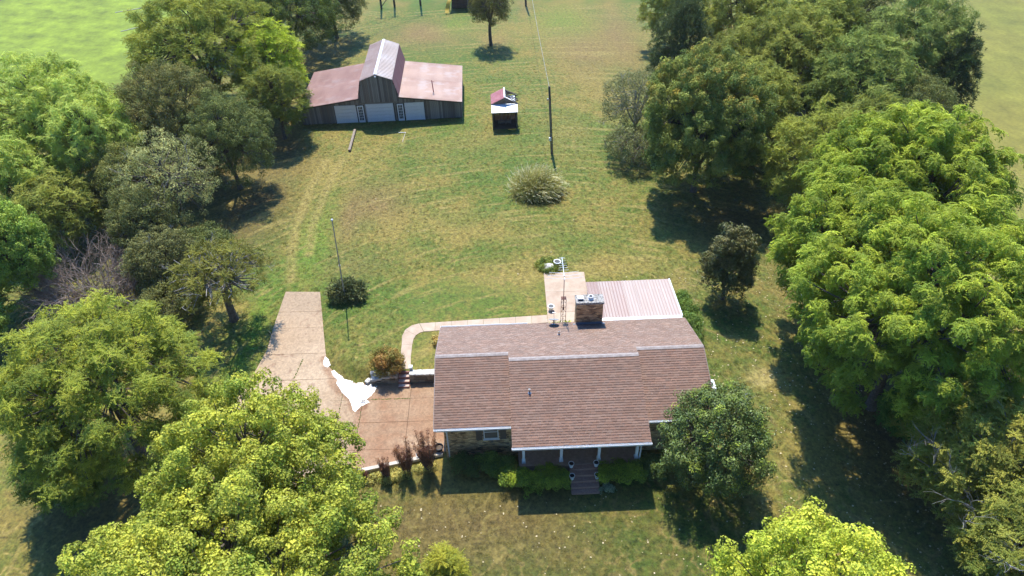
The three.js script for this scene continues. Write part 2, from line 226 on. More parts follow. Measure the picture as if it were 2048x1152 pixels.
// ---------- driveway, walk, patio ----------
const wet = (x, z) => { const w = fbm(x * 0.7, z * 0.7, 3) * 0.9, a = sstep(-11.1, -10.4, x + w * 0.8) * sstep(-32.9, -31.6, z + 0.6) * 0.75; const streak = x > -10.4 ? sstep(-0.1, 0.25, fbm(x * 0.55 + 9, z * 0.9, 3)) * 0.4 : 0; return clamp(a * (0.7 + w) + streak, 0, 1); };
const dampAt = (x, z) => { const n = fbm(x * 1.3, z * 1.3, 3) * 0.5; let d = 9; for (let i = 1; i < DAMP.length; i++) d = Math.min(d, segDist(x, z, DAMP[i - 1], DAMP[i]) - DAMP[i][2]); return sstep(0.25, -0.1, d + n); };
const DAMP = [[-13.7, -35.2, 0.3], [-13.2, -34.3, 0.35], [-12.2, -33.2, 0.45], [-11, -32.2, 0.9], [-10.8, -31, 0.6]];
const driveTex = (() => {
  const N = 2048, S = 28, x0 = -24, z0 = -44, r = rng(8), gr = tileNoise(512, 64, 81, 3);
  const map = dataTex(N, N, (i, j, o) => {
    const x = x0 + (i + 0.5) / N * S, z = z0 + (j + 0.5) / N * S, n = fbm(x * 0.5, z * 0.5, 4), s = fbm(x * 2.2, z * 2.2 + 9, 3), w = wet(x, z), pale = sstep(-0.2, 0.35, fbm(x * 0.25 + 8, z * 0.25, 3)) * 0.5 + (x < -12.5 ? 0.25 : 0);
    let R = lerp(0.44, 0.60, pale + n * 0.4), G = lerp(0.315, 0.46, pale + n * 0.4), B = lerp(0.205, 0.325, pale + n * 0.4);
    const grime = sstep(0.1, 0.35, s + n * 0.5) * 0.3; R *= 1 - grime * 0.8; G *= 1 - grime; B *= 1 - grime;
    R = lerp(R, 0.36, w); G = lerp(G, 0.20, w); B = lerp(B, 0.115, w);
    if (z < -38.5) { const t = sstep(-38.5, -41, z) * 0.5; R = lerp(R, 0.33, t); G = lerp(G, 0.245, t); B = lerp(B, 0.165, t); }
    const q = 1 + (r() - 0.5) * 0.42 + (gr[(j & 511) * 512 + (i & 511)] - 0.5) * 0.6; const damp = dampAt(x, z), br = 1.1 - 0.06 * w; o[0] = R * q * 0.70 * br * (1 - damp * 0.25); o[1] = G * q * 0.66 * br * (1 - damp * 0.36); o[2] = B * q * 0.60 * br * (1 - damp * 0.42);  // dry concrete lightened: glare on the lane put into its colour
  }, { repeat: false });
  map.repeat.set(1 / S, 1 / S); map.offset.set(-x0 / S, -z0 / S); return map;
})();
const driveMat = new THREE.MeshStandardMaterial({ map: driveTex, roughness: 0.9 });
function clipPoly(poly, x0, x1, z0, z1) {
  for (const [ax, v, s] of [[0, x0, 1], [0, x1, -1], [1, z0, 1], [1, z1, -1]]) {
    const out = []; for (let i = 0; i < poly.length; i++) { const a = poly[i], b = poly[(i + 1) % poly.length], da = (a[ax] - v) * s, db = (b[ax] - v) * s; if (da >= 0) out.push(a); if (da * db < 0) { const t = da / (da - db); out.push([lerp(a[0], b[0], t), lerp(a[1], b[1], t)]); } }
    poly = out; if (poly.length < 3) return [];
  }
  return poly;
}
const dr2 = rng(61);
const driveway = thing('driveway', 'tan concrete driveway of jointed slabs left of the house', 'driveway'); driveway.userData.kind = 'structure';
{
  const zl = [-42.6, -40.2, -38.45, -35.8, -33.43], zr = [-33.43, -31.5, -29.55, -27.4, -24.5, -16], xr = [-24, -15.6, -12.0, -10.5, -7.25, -4.5], J = 0.011;
  const add = (x0, x1, z0, z1) => { const p = clipPoly(DRIVE, x0 + J, x1 - J, z0 + J, z1 - J); if (p.length < 3) return; const y = (dr2() - 0.5) * 0.014; part('slab', planarUV(slab(p.map(([x, z]) => [x, lerp(hd(z0), hd(z1), (z - z0) / (z1 - z0)) + 0.03 + y, z]), [0, -0.14, 0])), driveMat, driveway); };
  for (let i = 0; i + 1 < zl.length; i++) add(-24, -4, zl[i], zl[i + 1]);
  for (let i = 0; i + 1 < zr.length; i++) for (let j = 0; j + 1 < xr.length; j++) add(xr[j], xr[j + 1], zr[i], zr[i + 1]);
  // weeds in the joints
  const im = new THREE.InstancedMesh(new THREE.ConeGeometry(0.05, 0.07, 4), plain(0.12, 0.16, 0.03, 0.9), 200), d = new THREE.Object3D(); let k = 0;
  while (k < 200) { const a = dr2(); let x, z; if (a < 0.3) { z = -31.5; x = lerp(-10, -7.3, dr2()); } else if (a < 0.5) { x = -10.5; z = lerp(-30.8, -27, dr2()); } else if (a < 0.7) { x = -12.0; z = lerp(-33.4, -28, dr2()); } else { const t = dr2(); x = lerp(-15.4, -15.7, t); z = lerp(-35.3, -33.5, t); } d.position.set(x + (dr2() - 0.5) * 0.08, hd(z) + 0.05, z + (dr2() - 0.5) * 0.08); d.scale.setScalar(0.4 + dr2()); d.rotation.y = dr2() * 6; d.updateMatrix(); im.setMatrixAt(k++, d.matrix); }
  im.name = 'weeds'; im.userData.kind = 'stuff'; driveway.add(shade(im));
}
{ // the film of water that catches the sun
  const P1 = [[-13.81, -35.47], [-13.48, -35.15], [-13.27, -34.62], [-13.46, -34.43], [-13.74, -34.59], [-13.86, -34.9]];
  const P2 = [[-13.12, -34.08], [-12.94, -34.2], [-12.6, -33.84], [-12.24, -33.57], [-12.12, -33.37], [-11.62, -33.2], [-11.45, -33.15], [-11.38, -32.9], [-11.27, -32.99], [-11.16, -32.75], [-11.11, -32.99], [-10.71, -32.97], [-10.6, -32.73], [-9.92, -32.99], [-9.57, -32.88], [-9.78, -32.2], [-10.0, -31.81], [-10.28, -31.53], [-10.01, -31.27], [-10.37, -31.04], [-10.58, -30.91], [-10.9, -30.44], [-11.09, -30.69], [-11.36, -31.37], [-11.5, -31.62], [-12.0, -32.09], [-12.32, -32.6], [-12.59, -33.0], [-12.6, -33.34], [-12.94, -33.7]];
  const film = (P) => { const g = 0.045, pos = [], uv = [], xs = P.map((p) => p[0]), zs = P.map((p) => p[1]); const wet1 = (x, z) => { if (!inside(x, z, P)) return false; let d = 9; for (let i = 0; i < P.length; i++) d = Math.min(d, segDist(x, z, P[i], P[(i + 1) % P.length])); return d / 0.2 + noise(x * 2.6, z * 2.6) * 2.0 + noise(x * 8, z * 8) * 1.1 > -1.5; };
    for (let x = Math.min(...xs); x < Math.max(...xs); x += g) for (let z = Math.min(...zs); z < Math.max(...zs); z += g) if (wet1(x + g / 2, z + g / 2)) for (const [a, b] of [[0, 0], [0, 1], [1, 0], [1, 0], [0, 1], [1, 1]]) { const X = x + a * g, Z = z + b * g; pos.push(X, (Z > -33.43 && Z < -31.5 ? lerp(hd(-33.43), hd(-31.5), (Z + 33.43) / 1.93) : hd(Z)) + 0.047, Z); uv.push(X, Z); }
    const o = new THREE.BufferGeometry(); o.setAttribute('position', new THREE.Float32BufferAttribute(pos, 3)); o.setAttribute('uv', new THREE.Float32BufferAttribute(uv, 2)); o.computeVertexNormals(); return o; };
  const f = tileNoise(512, 12, 55, 4), rt = dataTex(512, 512, (x, y, o) => { o[0] = o[1] = o[2] = 0.26 + 0.14 * f[y * 512 + x]; }, { srgb: false }), bt = dataTex(512, 512, (x, y, o) => { o[0] = o[1] = o[2] = f[y * 512 + x]; }, { srgb: false });
  for (const t of [rt, bt]) t.repeat.set(0.7, 0.7);
  structure('puddle', [film(P1), film(P2)], new THREE.MeshPhysicalMaterial({ color: lin(0.36, 0.26, 0.18), roughness: 1, roughnessMap: rt, bumpMap: bt, bumpScale: 0.003, clearcoat: 1, clearcoatRoughness: 0.32 }), 'film of water shining white in the sun on the driveway beside the lawn edge');
}
{
  const o = thing('drain_cover', 'small dark round drain cover at the tip of the shining wet patch', 'drain cover', [-10.45, hd(-31.35) + 0.06, -31.35]);
  part('frame', new THREE.TorusGeometry(0.15, 0.03, 6, 16).rotateX(Math.PI / 2), M.steel, o); part('grate', [-0.08, -0.03, 0.03, 0.08].map((x) => box(0.03, 0.02, 0.24, x, 0, 0)), M.dark, o);
}
{ // kerb below the driveway
  const p = [[-9.95, -25.72], [-4.75, -26.88]], t = Math.atan2(-(p[1][1] - p[0][1]), p[1][0] - p[0][0]), L = Math.hypot(p[1][0] - p[0][0], p[1][1] - p[0][1]);
  const k = structure('kerb', boxUV(box(L, 0.42, 0.24)), M.concrete, 'pale concrete kerb between the driveway and the lower front lawn'); k.position.set((p[0][0] + p[1][0]) / 2, -0.99, (p[0][1] + p[1][1]) / 2); k.rotation.y = t;
}
const slabMat = ['a', 'b', 'c'].map((_, i) => mottled([0.40 - i * 0.02, 0.29 - i * 0.02, 0.20 - i * 0.015], [0.50 - i * 0.02, 0.385 - i * 0.02, 0.28 - i * 0.015], 6, 140 + i, { metres: 2.4, grain: 0.1, rough: 0.9 }));
{
  const walk = thing('path', 'pale curving concrete walk of slabs from the brick steps to the patio', 'path'); walk.userData.kind = 'structure';
  const add = (pts, i) => part('slab', planarUV(slab(pts.map(([x, z]) => [x, 0.035, z]), [0, -0.12, 0])), slabMat[i % 3], walk), J = 0.012;
  add([[-8.2, -33.55], [-7.32, -33.55], [-7.42, -34.75 + J], [-8.18, -34.75 + J]], 0); add([[-8.18, -34.75], [-7.42, -34.75], [-7.44, -36.0 + J], [-8.2, -36.0 + J]], 1);
  const A = [[-8.2, -36.0], [-8.27, -36.9], [-8.1, -37.6], [-7.65, -38.05], [-7.1, -38.24]], B = [[-7.44, -36.0], [-7.4, -36.55], [-7.25, -36.95], [-7.0, -37.2], [-6.7, -37.33]];
  for (let i = 0; i < 4; i += 2) add([A[i], B[i], B[i + 1], [lerp(B[i + 1][0], B[i + 2][0], 0.97), lerp(B[i + 1][1], B[i + 2][1], 0.97)], [lerp(A[i + 1][0], A[i + 2][0], 0.97), lerp(A[i + 1][1], A[i + 2][1], 0.97)], A[i + 1]], 2 - i / 2);
  for (let i = 0; i < 8; i++) { const x0 = -7.08 + i * 1.215, x1 = x0 + 1.215 - 0.02, zt = (x) => lerp(-38.24, -38.76, (x + 7.1) / 9.7), zb = (x) => lerp(-37.33, -37.9, (x + 6.7) / 9.3); add([[x0 + (i ? 0 : 0), zt(x0)], [i ? x0 : -6.68, zb(i ? x0 : -6.68)], [x1, zb(x1)], [x1, zt(x1)]], i); }
  const patio = thing('patio', 'pinkish concrete patio of three slabs behind the house', 'patio'); patio.userData.kind = 'structure';
  [[-43.87, -41.45], [-41.43, -39.02], [-39.0, -35.4]].forEach(([a, b], i) => part('slab', planarUV(slab([[2.64, 0.05, a], [5.95, 0.05, a], [5.95, 0.05, b], [2.64, 0.05, b]], [0, -0.14, 0])), slabMat[(i + 1) % 3], patio));
}
// instanced pieces too small to pick apart: list of [x, y, z, sx, sy, sz, rx, ry, rz, r, g, b]
function pieces(name, geo, mat, list, parent) {
  const im = new THREE.InstancedMesh(geo, mat, list.length), d = new THREE.Object3D(), c = new THREE.Color(); d.rotation.order = 'YXZ';
  list.forEach((p, i) => { d.position.set(p[0], p[1], p[2]); d.scale.set(p[3], p[4], p[5]); d.rotation.set(p[6], p[7], p[8]); d.updateMatrix(); im.setMatrixAt(i, d.matrix); im.setColorAt(i, c.setRGB(p[9], p[10], p[11])); });
  im.name = name; im.userData.kind = 'stuff'; parent.add(shade(im)); return im;
}
const UNIT = new THREE.BoxGeometry(1, 1, 1);
const grainTex = mottled([0.75, 0.75, 0.75], [1, 1, 1], 8, 300, { metres: 0.5, grain: 0.08, rough: 0.85 });
const rh = rng(1970);
const BRICKS = [[0.13, 0.09, 0.06], [0.24, 0.15, 0.085], [0.34, 0.22, 0.12], [0.42, 0.29, 0.165], [0.50, 0.37, 0.22], [0.38, 0.27, 0.17]];
function brickFace(list, x0, x1, y0, y1, place, skip) {     // place(s, y) -> [x, z, turn]
  for (let row = 0, y = y0 + 0.035; y < y1 - 0.02; row++, y += 0.076) for (let s = x0 + (row % 2) * 0.11 - 0.11; s < x1; s += 0.22) {
    const a = Math.max(s, x0), b = Math.min(s + 0.208, x1); if (b - a < 0.04) continue; const m = (a + b) / 2; if (skip && skip(m, y)) continue;
    const [x, z, t] = place(m), wave = noise(m * 2.2 + 40, y * 5.2 + 9), c = BRICKS[clamp(Math.floor((wave * 1.1 + 0.5 + (rh() - 0.5) * 0.55) * 6), 0, 5)], q = 0.85 + rh() * 0.3;
    list.push([x, y, z, b - a, 0.065, 0.03, 0, t, 0, c[0] * q * 1.7, c[1] * q * 1.6, c[2] * q * 1.35]);
  }
}

// ---------- the house: local x along the front, z towards the front lawn ----------
const HS = 0.3514, WF = 4.534, WB = 4.292, LA = 4.632, LB = 12.776, LC = 17.065, CC = 0.782, CD = 1.586, HR = 4.043;
const house = thing('house', 'long brick ranch house with brown shingle roof and columned front porch', 'house', [-4.992, 0, -30.69], 0.0129);
const yBack = (v) => HR + HS * v, yWing = (v) => HR - HS * v, yMid = (v) => HR + 2 * HS * CC - HS * v, VF = WF + CD;
const decking = plain(0.05, 0.042, 0.038, 0.95), fascia = M.whiteMetal;
const shingleMat = mottled([0.72, 0.72, 0.72], [1, 1, 1], 16, 310, { metres: 0.35, grain: 0.2, rough: 0.82 });
function shingles(list, x0f, x1f, v0, v1, y, sgn) {     // courses from eave to ridge; sgn = slope dy/dv
  const ang = Math.atan(HS), n = Math.ceil(Math.abs(v1 - v0) / Math.cos(ang) / 0.17), e = (v1 - v0) / n, r = rng(Math.round(v0 * 100 + x0f(v0) * 37 + 999));
  for (let i = 0; i < n; i++) {
    const v = v0 + e * (i + 0.5), L = Math.abs(e) / Math.cos(ang), a0 = x0f(v), a1 = x1f(v); const rowTint = 0.93 + r() * 0.14;
    for (let x = a0 - (i % 2) * 0.165 - (i % 3) * 0.04; x < a1; x += 0.335) {
      const a = Math.max(x, a0), b = Math.min(x + 0.329, a1); if (b - a < 0.03) continue;
      const wx = sgn > 0 ? [1.25, 1.42, 1.5] : [1.08, 1.06, 1.04], q = rowTint * (0.90 + r() * 0.2), dark = r() < 0.12 ? 0.86 : 1, warm = r();  // back slope paler and greyer: sun glare painted into the shingle colour
      const big = 1 + 0.07 * noise(x * 0.5, v * 0.7 + 30);
      // each tab is tilted so its butt stands proud of the course below
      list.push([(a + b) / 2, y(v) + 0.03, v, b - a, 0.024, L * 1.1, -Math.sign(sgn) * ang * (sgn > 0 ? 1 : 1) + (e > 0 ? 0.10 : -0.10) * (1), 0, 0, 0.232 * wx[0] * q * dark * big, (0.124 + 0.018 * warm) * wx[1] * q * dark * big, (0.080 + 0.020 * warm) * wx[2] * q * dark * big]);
      if (r() < 0.86) { const k = 0.6 + r() * 0.45, w = (b - a) * (0.6 + r() * 0.4), eb = v - Math.sign(e) * Math.abs(e) * 0.40; list.push([(a + b) / 2 + (r() - 0.5) * 0.05, y(eb) + 0.043, eb, w, 0.02, 0.04, -Math.sign(sgn) * ang + (e > 0 ? 0.10 : -0.10), 0, 0, 0.185 * k, 0.102 * k, 0.072 * k]); }
    }
  }
}
const ROOFS = [
  ['roof', [[0, -WB], [LC, -WB], [LC, 0], [LB, 0], [LB, CC], [LA, CC], [LA, 0], [0, 0]], yBack],
  ['roof', [[0, 0], [LA, 0], [LA, WF], [0, WF]], yWing], ['roof', [[LB, 0], [LC, 0], [LC, WF], [LB, WF]], yWing], ['roof', [[LA, CC], [LB, CC], [LB, VF], [LA, VF]], yMid]];
const roofParts = ROOFS.map(([n, p, y]) => part(n, slab(p.map(([x, v]) => [x, y(v), v]), [0, -0.14, 0]), decking, house));
{
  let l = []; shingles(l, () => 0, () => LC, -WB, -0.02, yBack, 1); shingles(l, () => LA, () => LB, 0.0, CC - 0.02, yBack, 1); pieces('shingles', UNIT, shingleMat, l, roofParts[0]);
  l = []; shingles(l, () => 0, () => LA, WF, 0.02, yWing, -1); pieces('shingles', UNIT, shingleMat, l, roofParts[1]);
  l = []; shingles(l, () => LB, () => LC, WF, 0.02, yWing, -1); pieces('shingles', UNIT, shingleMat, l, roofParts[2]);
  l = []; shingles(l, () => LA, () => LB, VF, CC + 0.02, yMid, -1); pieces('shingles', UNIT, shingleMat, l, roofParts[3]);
  const capMat = mottled([0.22, 0.175, 0.15], [0.38, 0.32, 0.285], 6, 320, { metres: 1.2, grain: 0.12, rough: 0.75 });
  for (const [a, b, v, y] of [[0, LA - 0.01, 0, yBack(0)], [LA + 0.005, LB - 0.005, CC, yBack(CC)], [LB + 0.01, LC, 0, yBack(0)]]) {
    const w = 0.145, t = 0.06; part('ridge_cap', [slab([[a, y + t, v], [b, y + t, v], [b, y + t - HS * w, v - w], [a, y + t - HS * w, v - w]], [0, -0.03, 0]), slab([[a, y + t, v], [a, y + t - HS * w, v + w], [b, y + t - HS * w, v + w], [b, y + t, v]], [0, -0.03, 0])], capMat, house);
  }
  const rakeM = plain(0.20, 0.15, 0.13, 0.6);
  // gutters and fascias
  for (const [a, b, v, y] of [[-0.02, LA - 0.02, WF, yWing(WF)], [LA - 0.02, LB + 0.02, VF, yMid(VF)], [LB + 0.02, LC + 0.02, WF, yWing(WF)], [-0.02, 6.05, -WB, yBack(-WB)]]) {
    const s = v > 0 ? 1 : -1; part('gutter', [box(b - a, 0.012, 0.13, (a + b) / 2, y - 0.10, v + s * 0.075), box(b - a, 0.125, 0.014, (a + b) / 2, y - 0.04, v + s * 0.146), box(b - a, 0.125, 0.014, (a + b) / 2, y - 0.042, v + s * 0.018), box(0.014, 0.11, 0.115, a + 0.007, y - 0.043, v + s * 0.082), box(0.014, 0.11, 0.115, b - 0.007, y - 0.043, v + s * 0.082)], fascia, house);
  }
  for (const x of [-0.03, LC + 0.03]) part('rake_board', [slab([[x - 0.025, yBack(-WB) - 0.01, -WB], [x + 0.025, yBack(-WB) - 0.01, -WB], [x + 0.025, HR - 0.01, 0], [x - 0.025, HR - 0.01, 0]], [0, -0.17, 0]), slab([[x - 0.025, HR - 0.01, 0], [x + 0.025, HR - 0.01, 0], [x + 0.025, yWing(WF) - 0.01, WF], [x - 0.025, yWing(WF) - 0.01, WF]], [0, -0.17, 0])], rakeM, house);
  // the cheeks where the middle roof stands above the wings
  for (const x of [LA + 0.03, LB - 0.03]) part('roof_cheek', slab([[x, yMid(CC) - 0.15, CC], [x, yMid(VF - 0.02) - 0.15, VF - 0.02], [x, yWing(WF) - 0.1, WF], [x, yWing(CC) - 0.1, CC]], [0.03, 0, 0]), M.white, house);
  part('porch_soffit', box(LB - LA - 0.1, 0.02, VF - 4.2, (LA + LB) / 2, 2.3, (VF + 4.1) / 2), M.white, house);
}
{ // walls
  const X0 = 0.5, X1 = LC - 0.4, F = 4.05, B = -3.85, y0 = -1.3, y1 = 2.42, T = 0.2;
  const front = part('wall', box(X1 - X0, y1 - y0, T, (X0 + X1) / 2, (y0 + y1) / 2, F - T / 2), M.mortar, house), back = part('wall', box(X1 - X0, y1 - y0, T, (X0 + X1) / 2, (y0 + y1) / 2, B + T / 2), M.mortar, house);
  const gable = (x, d) => part('wall', slab([[x, y0, B + T + 0.002], [x, y0, F - T - 0.002], [x, yWing(F) - 0.16, F - T - 0.002], [x, HR - 0.17, 0], [x, yBack(B) - 0.16, B + T + 0.002]], [d, 0, 0]), M.mortar, house);
  const left = gable(X0, T), right = gable(X1, -T);
  const hole = (m, y) => (Math.abs(m - 3.37) < 0.46 && y > 0.72) || (Math.abs(m - 15.0) < 0.5 && y > 0.7) || (m > 5.2 && m < 12.5 && (Math.abs(m - 8.95) < 0.55 || Math.abs(m - 6.7) < 0.6 && y > 0.5 || Math.abs(m - 11.2) < 0.6 && y > 0.5) && y > -0.2);
  let l = []; brickFace(l, X0, X1, y0, y1, (m) => [m, F + 0.008, 0], hole); pieces('brickwork', UNIT, grainTex, l, front);
  l = []; brickFace(l, X0, X1, y0, y1, (m) => [m, B - 0.008, 0], (m, y) => Math.abs(m - 10.3) < 1.0); pieces('brickwork', UNIT, grainTex, l, back);
  for (const [x, p] of [[X0 - 0.008, left], [X1 + 0.008, right]]) { l = []; brickFace(l, B, F, y0, 3.8, (m) => [x, m, Math.PI / 2], (m, y) => y > (m > 0 ? yWing(m) : yBack(m)) - 0.2); pieces('brickwork', UNIT, grainTex, l, p); }
  // windows and doors
  const win = (x, yb, w, h, z) => { const o = part('window', [box(w, 0.06, 0.08, x, yb, z), box(w, 0.06, 0.08, x, yb + h, z), box(0.06, h - 0.06, 0.08, x - w / 2 + 0.03, yb + h / 2, z), box(0.06, h - 0.06, 0.08, x + w / 2 - 0.03, yb + h / 2, z), box(w - 0.12, 0.045, 0.06, x, yb + h / 2, z)], M.white, house); part('pane', box(w - 0.12, h / 2 - 0.05, 0.012, x, yb + h * 0.25, z - 0.02), M.glass, o); part('pane', box(w - 0.12, h / 2 - 0.05, 0.012, x, yb + h * 0.75, z - 0.035), M.glass, o); part('sill', box(w + 0.1, 0.06, 0.14, x, yb - 0.062, z + 0.02), M.white, o); };
  win(3.37, 0.78, 0.92, 1.25, F + 0.0); win(6.7, 0.55, 1.1, 1.45, F); win(11.2, 0.55, 1.1, 1.45, F); win(15.0, 0.78, 0.92, 1.25, F);
  const sh = mottled([0.13, 0.10, 0.075], [0.17, 0.13, 0.10], 6, 330, { metres: 0.5 });
  for (const x of [2.63, 4.11, 14.25, 15.75]) part('shutter', [box(0.38, 1.4, 0.03, x, 1.4, F + 0.043), ...[...Array(11)].map((_, i) => box(0.3, 0.03, 0.02, x, 0.85 + i * 0.11, F + 0.068))], sh, house);
  const door = part('door', [box(0.95, 2.05, 0.06, 8.95, 0.9, F - 0.01)], plain(0.16, 0.045, 0.03, 0.5), house); part('handle', new THREE.SphereGeometry(0.04, 8, 6).translate(9.32, 0.9, F + 0.05), M.steel, door);
  part('downspout', [box(0.09, 3.05, 0.07, 0.66, 0.72, F + 0.07), box(0.09, 0.07, 0.55, 0.66, 2.25, F + 0.3)], M.whiteMetal, house); part('downspout', [box(0.07, 2.5, 0.07, 12.42, 1.05, 5.42)], M.whiteMetal, house);
  // porch
  const porchMat = mottled([0.28, 0.185, 0.13], [0.40, 0.275, 0.20], 8, 340, { metres: 1, rough: 1 });
  part('porch_floor', boxUV(box(7.4, 1.1, 1.52, 8.72, -0.70, 4.055 + 0.76)), porchMat, house);
  for (const u of [5.32, 7.62, 9.93, 12.25]) { const c = part('column', [box(0.16, 2.26, 0.16, u, 1.12, 5.24)], M.white, house); part('base', box(0.24, 0.16, 0.24, u, -0.07, 5.24), M.white, c); part('capital', box(0.23, 0.09, 0.23, u, 2.245, 5.24), M.white, c); }
  part('porch_beam', box(7.4, 0.2, 0.2, 8.72, 2.39 + 0.02, 5.24), M.white, house);
  const brickStep = mottled([0.28, 0.155, 0.11], [0.40, 0.235, 0.17], 8, 341, { metres: 0.8, rough: 0.9, bump: 0.006 });
  for (let i = 0; i < 5; i++) { const y = -0.25 - 0.19 * i - 0.06; part('porch_step', boxUV(box(1.66, 0.17 + (4 - i) * 0.16, 0.30, 8.97, y - (4 - i) * 0.08, 5.575 + 0.152 + i * 0.303)), brickStep, house); part('tread', boxUV(box(1.72, 0.035, 0.325, 8.97, y + 0.1035, 5.575 + 0.165 + i * 0.303)), brickStep, house); }
  // back porch under the ribbed metal roof
  const zs = [-9.15, -4.76], x0 = 10.7, x1 = 16.98, y = (v) => 2.34 + (v + 4.76) * 0.045, ns = 7, w = (x1 - x0) / ns;
  const ribA = plain(0.24, 0.145, 0.115, 0.6), ribB = plain(0.33, 0.235, 0.20, 0.6);
  const tints = [[0.38, 0.25, 0.21], [0.50, 0.38, 0.33], [0.46, 0.34, 0.30], [0.56, 0.45, 0.40], [0.52, 0.41, 0.36], [0.58, 0.47, 0.42], [0.55, 0.44, 0.40]];
  for (let i = 0; i < ns; i++) { const a = x0 + i * w, rb2 = [], g = [slab([[a + 0.004, y(zs[0]), zs[0]], [a + w - 0.004, y(zs[0]), zs[0]], [a + w - 0.004, y(zs[1]), zs[1]], [a + 0.004, y(zs[1]), zs[1]]], [0, -0.02, 0])];
    for (let k = 0; k < 4; k++) { const x = a + w * (k + 0.5) / 4; rb2.push(slab([[x - 0.025, y(zs[0]) + 0.028, zs[0]], [x + 0.025, y(zs[0]) + 0.028, zs[0]], [x + 0.025, y(zs[1]) + 0.028, zs[1]], [x - 0.025, y(zs[1]) + 0.028, zs[1]]], [0, -0.028, 0])); }
    const t = tints[i], r = rng(500 + i), f = tileNoise(256, 4, 510 + i, 5), tex = dataTex(256, 256, (px, py, o) => { const k = 0.78 + 0.5 * f[((py * 0.12) | 0) * 256 + px] + (r() - 0.5) * 0.05, u = clamp((f[py * 256 + px] - 0.4) * 1.2, 0, 0.4); for (let c = 0; c < 3; c++) o[c] = lerp(t[c] * k * 0.68, 0.40, u * 0.4) * (1 - c * 0.06); }); tex.repeat.set(0.6, 0.25);
    part('metal_sheet', planarUV(merge(g)), new THREE.MeshStandardMaterial({ map: tex, roughness: 0.5 }), house); part('rib', rb2, i < 3 ? ribA : ribB, house).userData.kind = 'stuff'; }
  part('metal_trim', [box(x1 - x0, 0.03, 0.3, (x0 + x1) / 2, y(-4.6) + 0.05, -4.62), box(0.1, 0.1, 4.4, x1 + 0.05, y(-6.95) - 0.01, -6.95, 0, -0.045)], M.whiteMetal, house);
  for (const x of [10.9, 13.8, 16.8]) part('porch_post', box(0.12, 2.2, 0.12, x, 1.02, -8.9), M.white, house);
  // chimney
  const cx = 10.3, cw = 1.82, cz = -4.36, cd = 0.78, top = 4.46;
  const ch = part('chimney', box(cw - 0.03, top + 0.2, cd - 0.03, cx, top / 2 - 0.1, cz), M.mortar, house);
  l = []; brickFace(l, -cw / 2, cw / 2, 0, top, (m) => [cx + m, cz + cd / 2 - 0.012, 0]); brickFace(l, -cw / 2, cw / 2, 0, top, (m) => [cx + m, cz - cd / 2 + 0.012, 0]); brickFace(l, -cd / 2 + 0.03, cd / 2 - 0.03, 0, top, (m) => [cx - cw / 2 + 0.012, cz + m, Math.PI / 2]); brickFace(l, -cd / 2 + 0.03, cd / 2 - 0.03, 0, top, (m) => [cx + cw / 2 - 0.012, cz + m, Math.PI / 2]);
  for (const p of l) { p[9] *= 1.0; } pieces('brickwork', UNIT, grainTex, l, ch);
  part('chimney_crown', boxUV(box(cw + 0.1, 0.16, cd + 0.1, cx, top + 0.08, cz)), mottled([0.12, 0.108, 0.095], [0.42, 0.39, 0.35], 10, 350, { metres: 0.8, grain: 0.2, contrast: 2.6, rough: 0.95, bump: 0.01 }), ch);
  const f1 = part('flue', [box(0.40, 0.05, 0.34, cx - 0.62, top + 0.30, cz), box(0.34, 0.14, 0.05, cx - 0.62, top + 0.21, cz - 0.14), box(0.05, 0.14, 0.23, cx - 0.79, top + 0.21, cz), box(0.05, 0.14, 0.23, cx - 0.45, top + 0.21, cz), box(0.34, 0.14, 0.05, cx - 0.62, top + 0.21, cz + 0.14)], M.white, house);
  part('flue_opening', [box(0.09, 0.012, 0.1, cx - 0.67, top + 0.332, cz), box(0.09, 0.012, 0.1, cx - 0.55, top + 0.332, cz), box(0.3, 0.09, 0.012, cx - 0.62, top + 0.21, cz + 0.172)], M.black, f1);
  const f2 = part('flue', [new THREE.CylinderGeometry(0.15, 0.17, 0.2, 18, 1, true).translate(cx + 0.08, top + 0.26, cz), new THREE.TorusGeometry(0.15, 0.035, 6, 18).rotateX(Math.PI / 2).translate(cx + 0.08, top + 0.36, cz), box(0.34, 0.06, 0.4, cx + 0.08, top + 0.19, cz)], M.white, house);
  part('flue_opening', [new THREE.CylinderGeometry(0.12, 0.12, 0.02, 16).translate(cx + 0.08, top + 0.3, cz)], M.black, f2);
  part('flashing', [slab([[cx - cw / 2 - 0.2, yBack(-3.85) + 0.06, -3.85], [cx + cw / 2 + 0.2, yBack(-3.85) + 0.06, -3.85], [cx + cw / 2 + 0.2, yBack(-3.97) + 0.06, -3.97], [cx - cw / 2 - 0.2, yBack(-3.97) + 0.06, -3.97]], [0, -0.01, 0]), box(cw + 0.02, 0.2, 0.012, cx, yBack(-3.97) + 0.1, -3.945)], M.steel, ch);
  for (const [x, v, y] of [[5.82, 2.94, yMid], [8.08, -2.38, yBack]]) { const p = part('vent_pipe', [new THREE.CylinderGeometry(0.055, 0.055, 0.34, 10).translate(x, y(v) + 0.17, v), new THREE.ConeGeometry(0.14, 0.1, 12, 1, true).translate(x, y(v) + 0.07, v)], M.steel, house); part('pipe_top', new THREE.CylinderGeometry(0.045, 0.045, 0.02, 10).translate(x, y(v) + 0.336, v), M.black, p); }
}

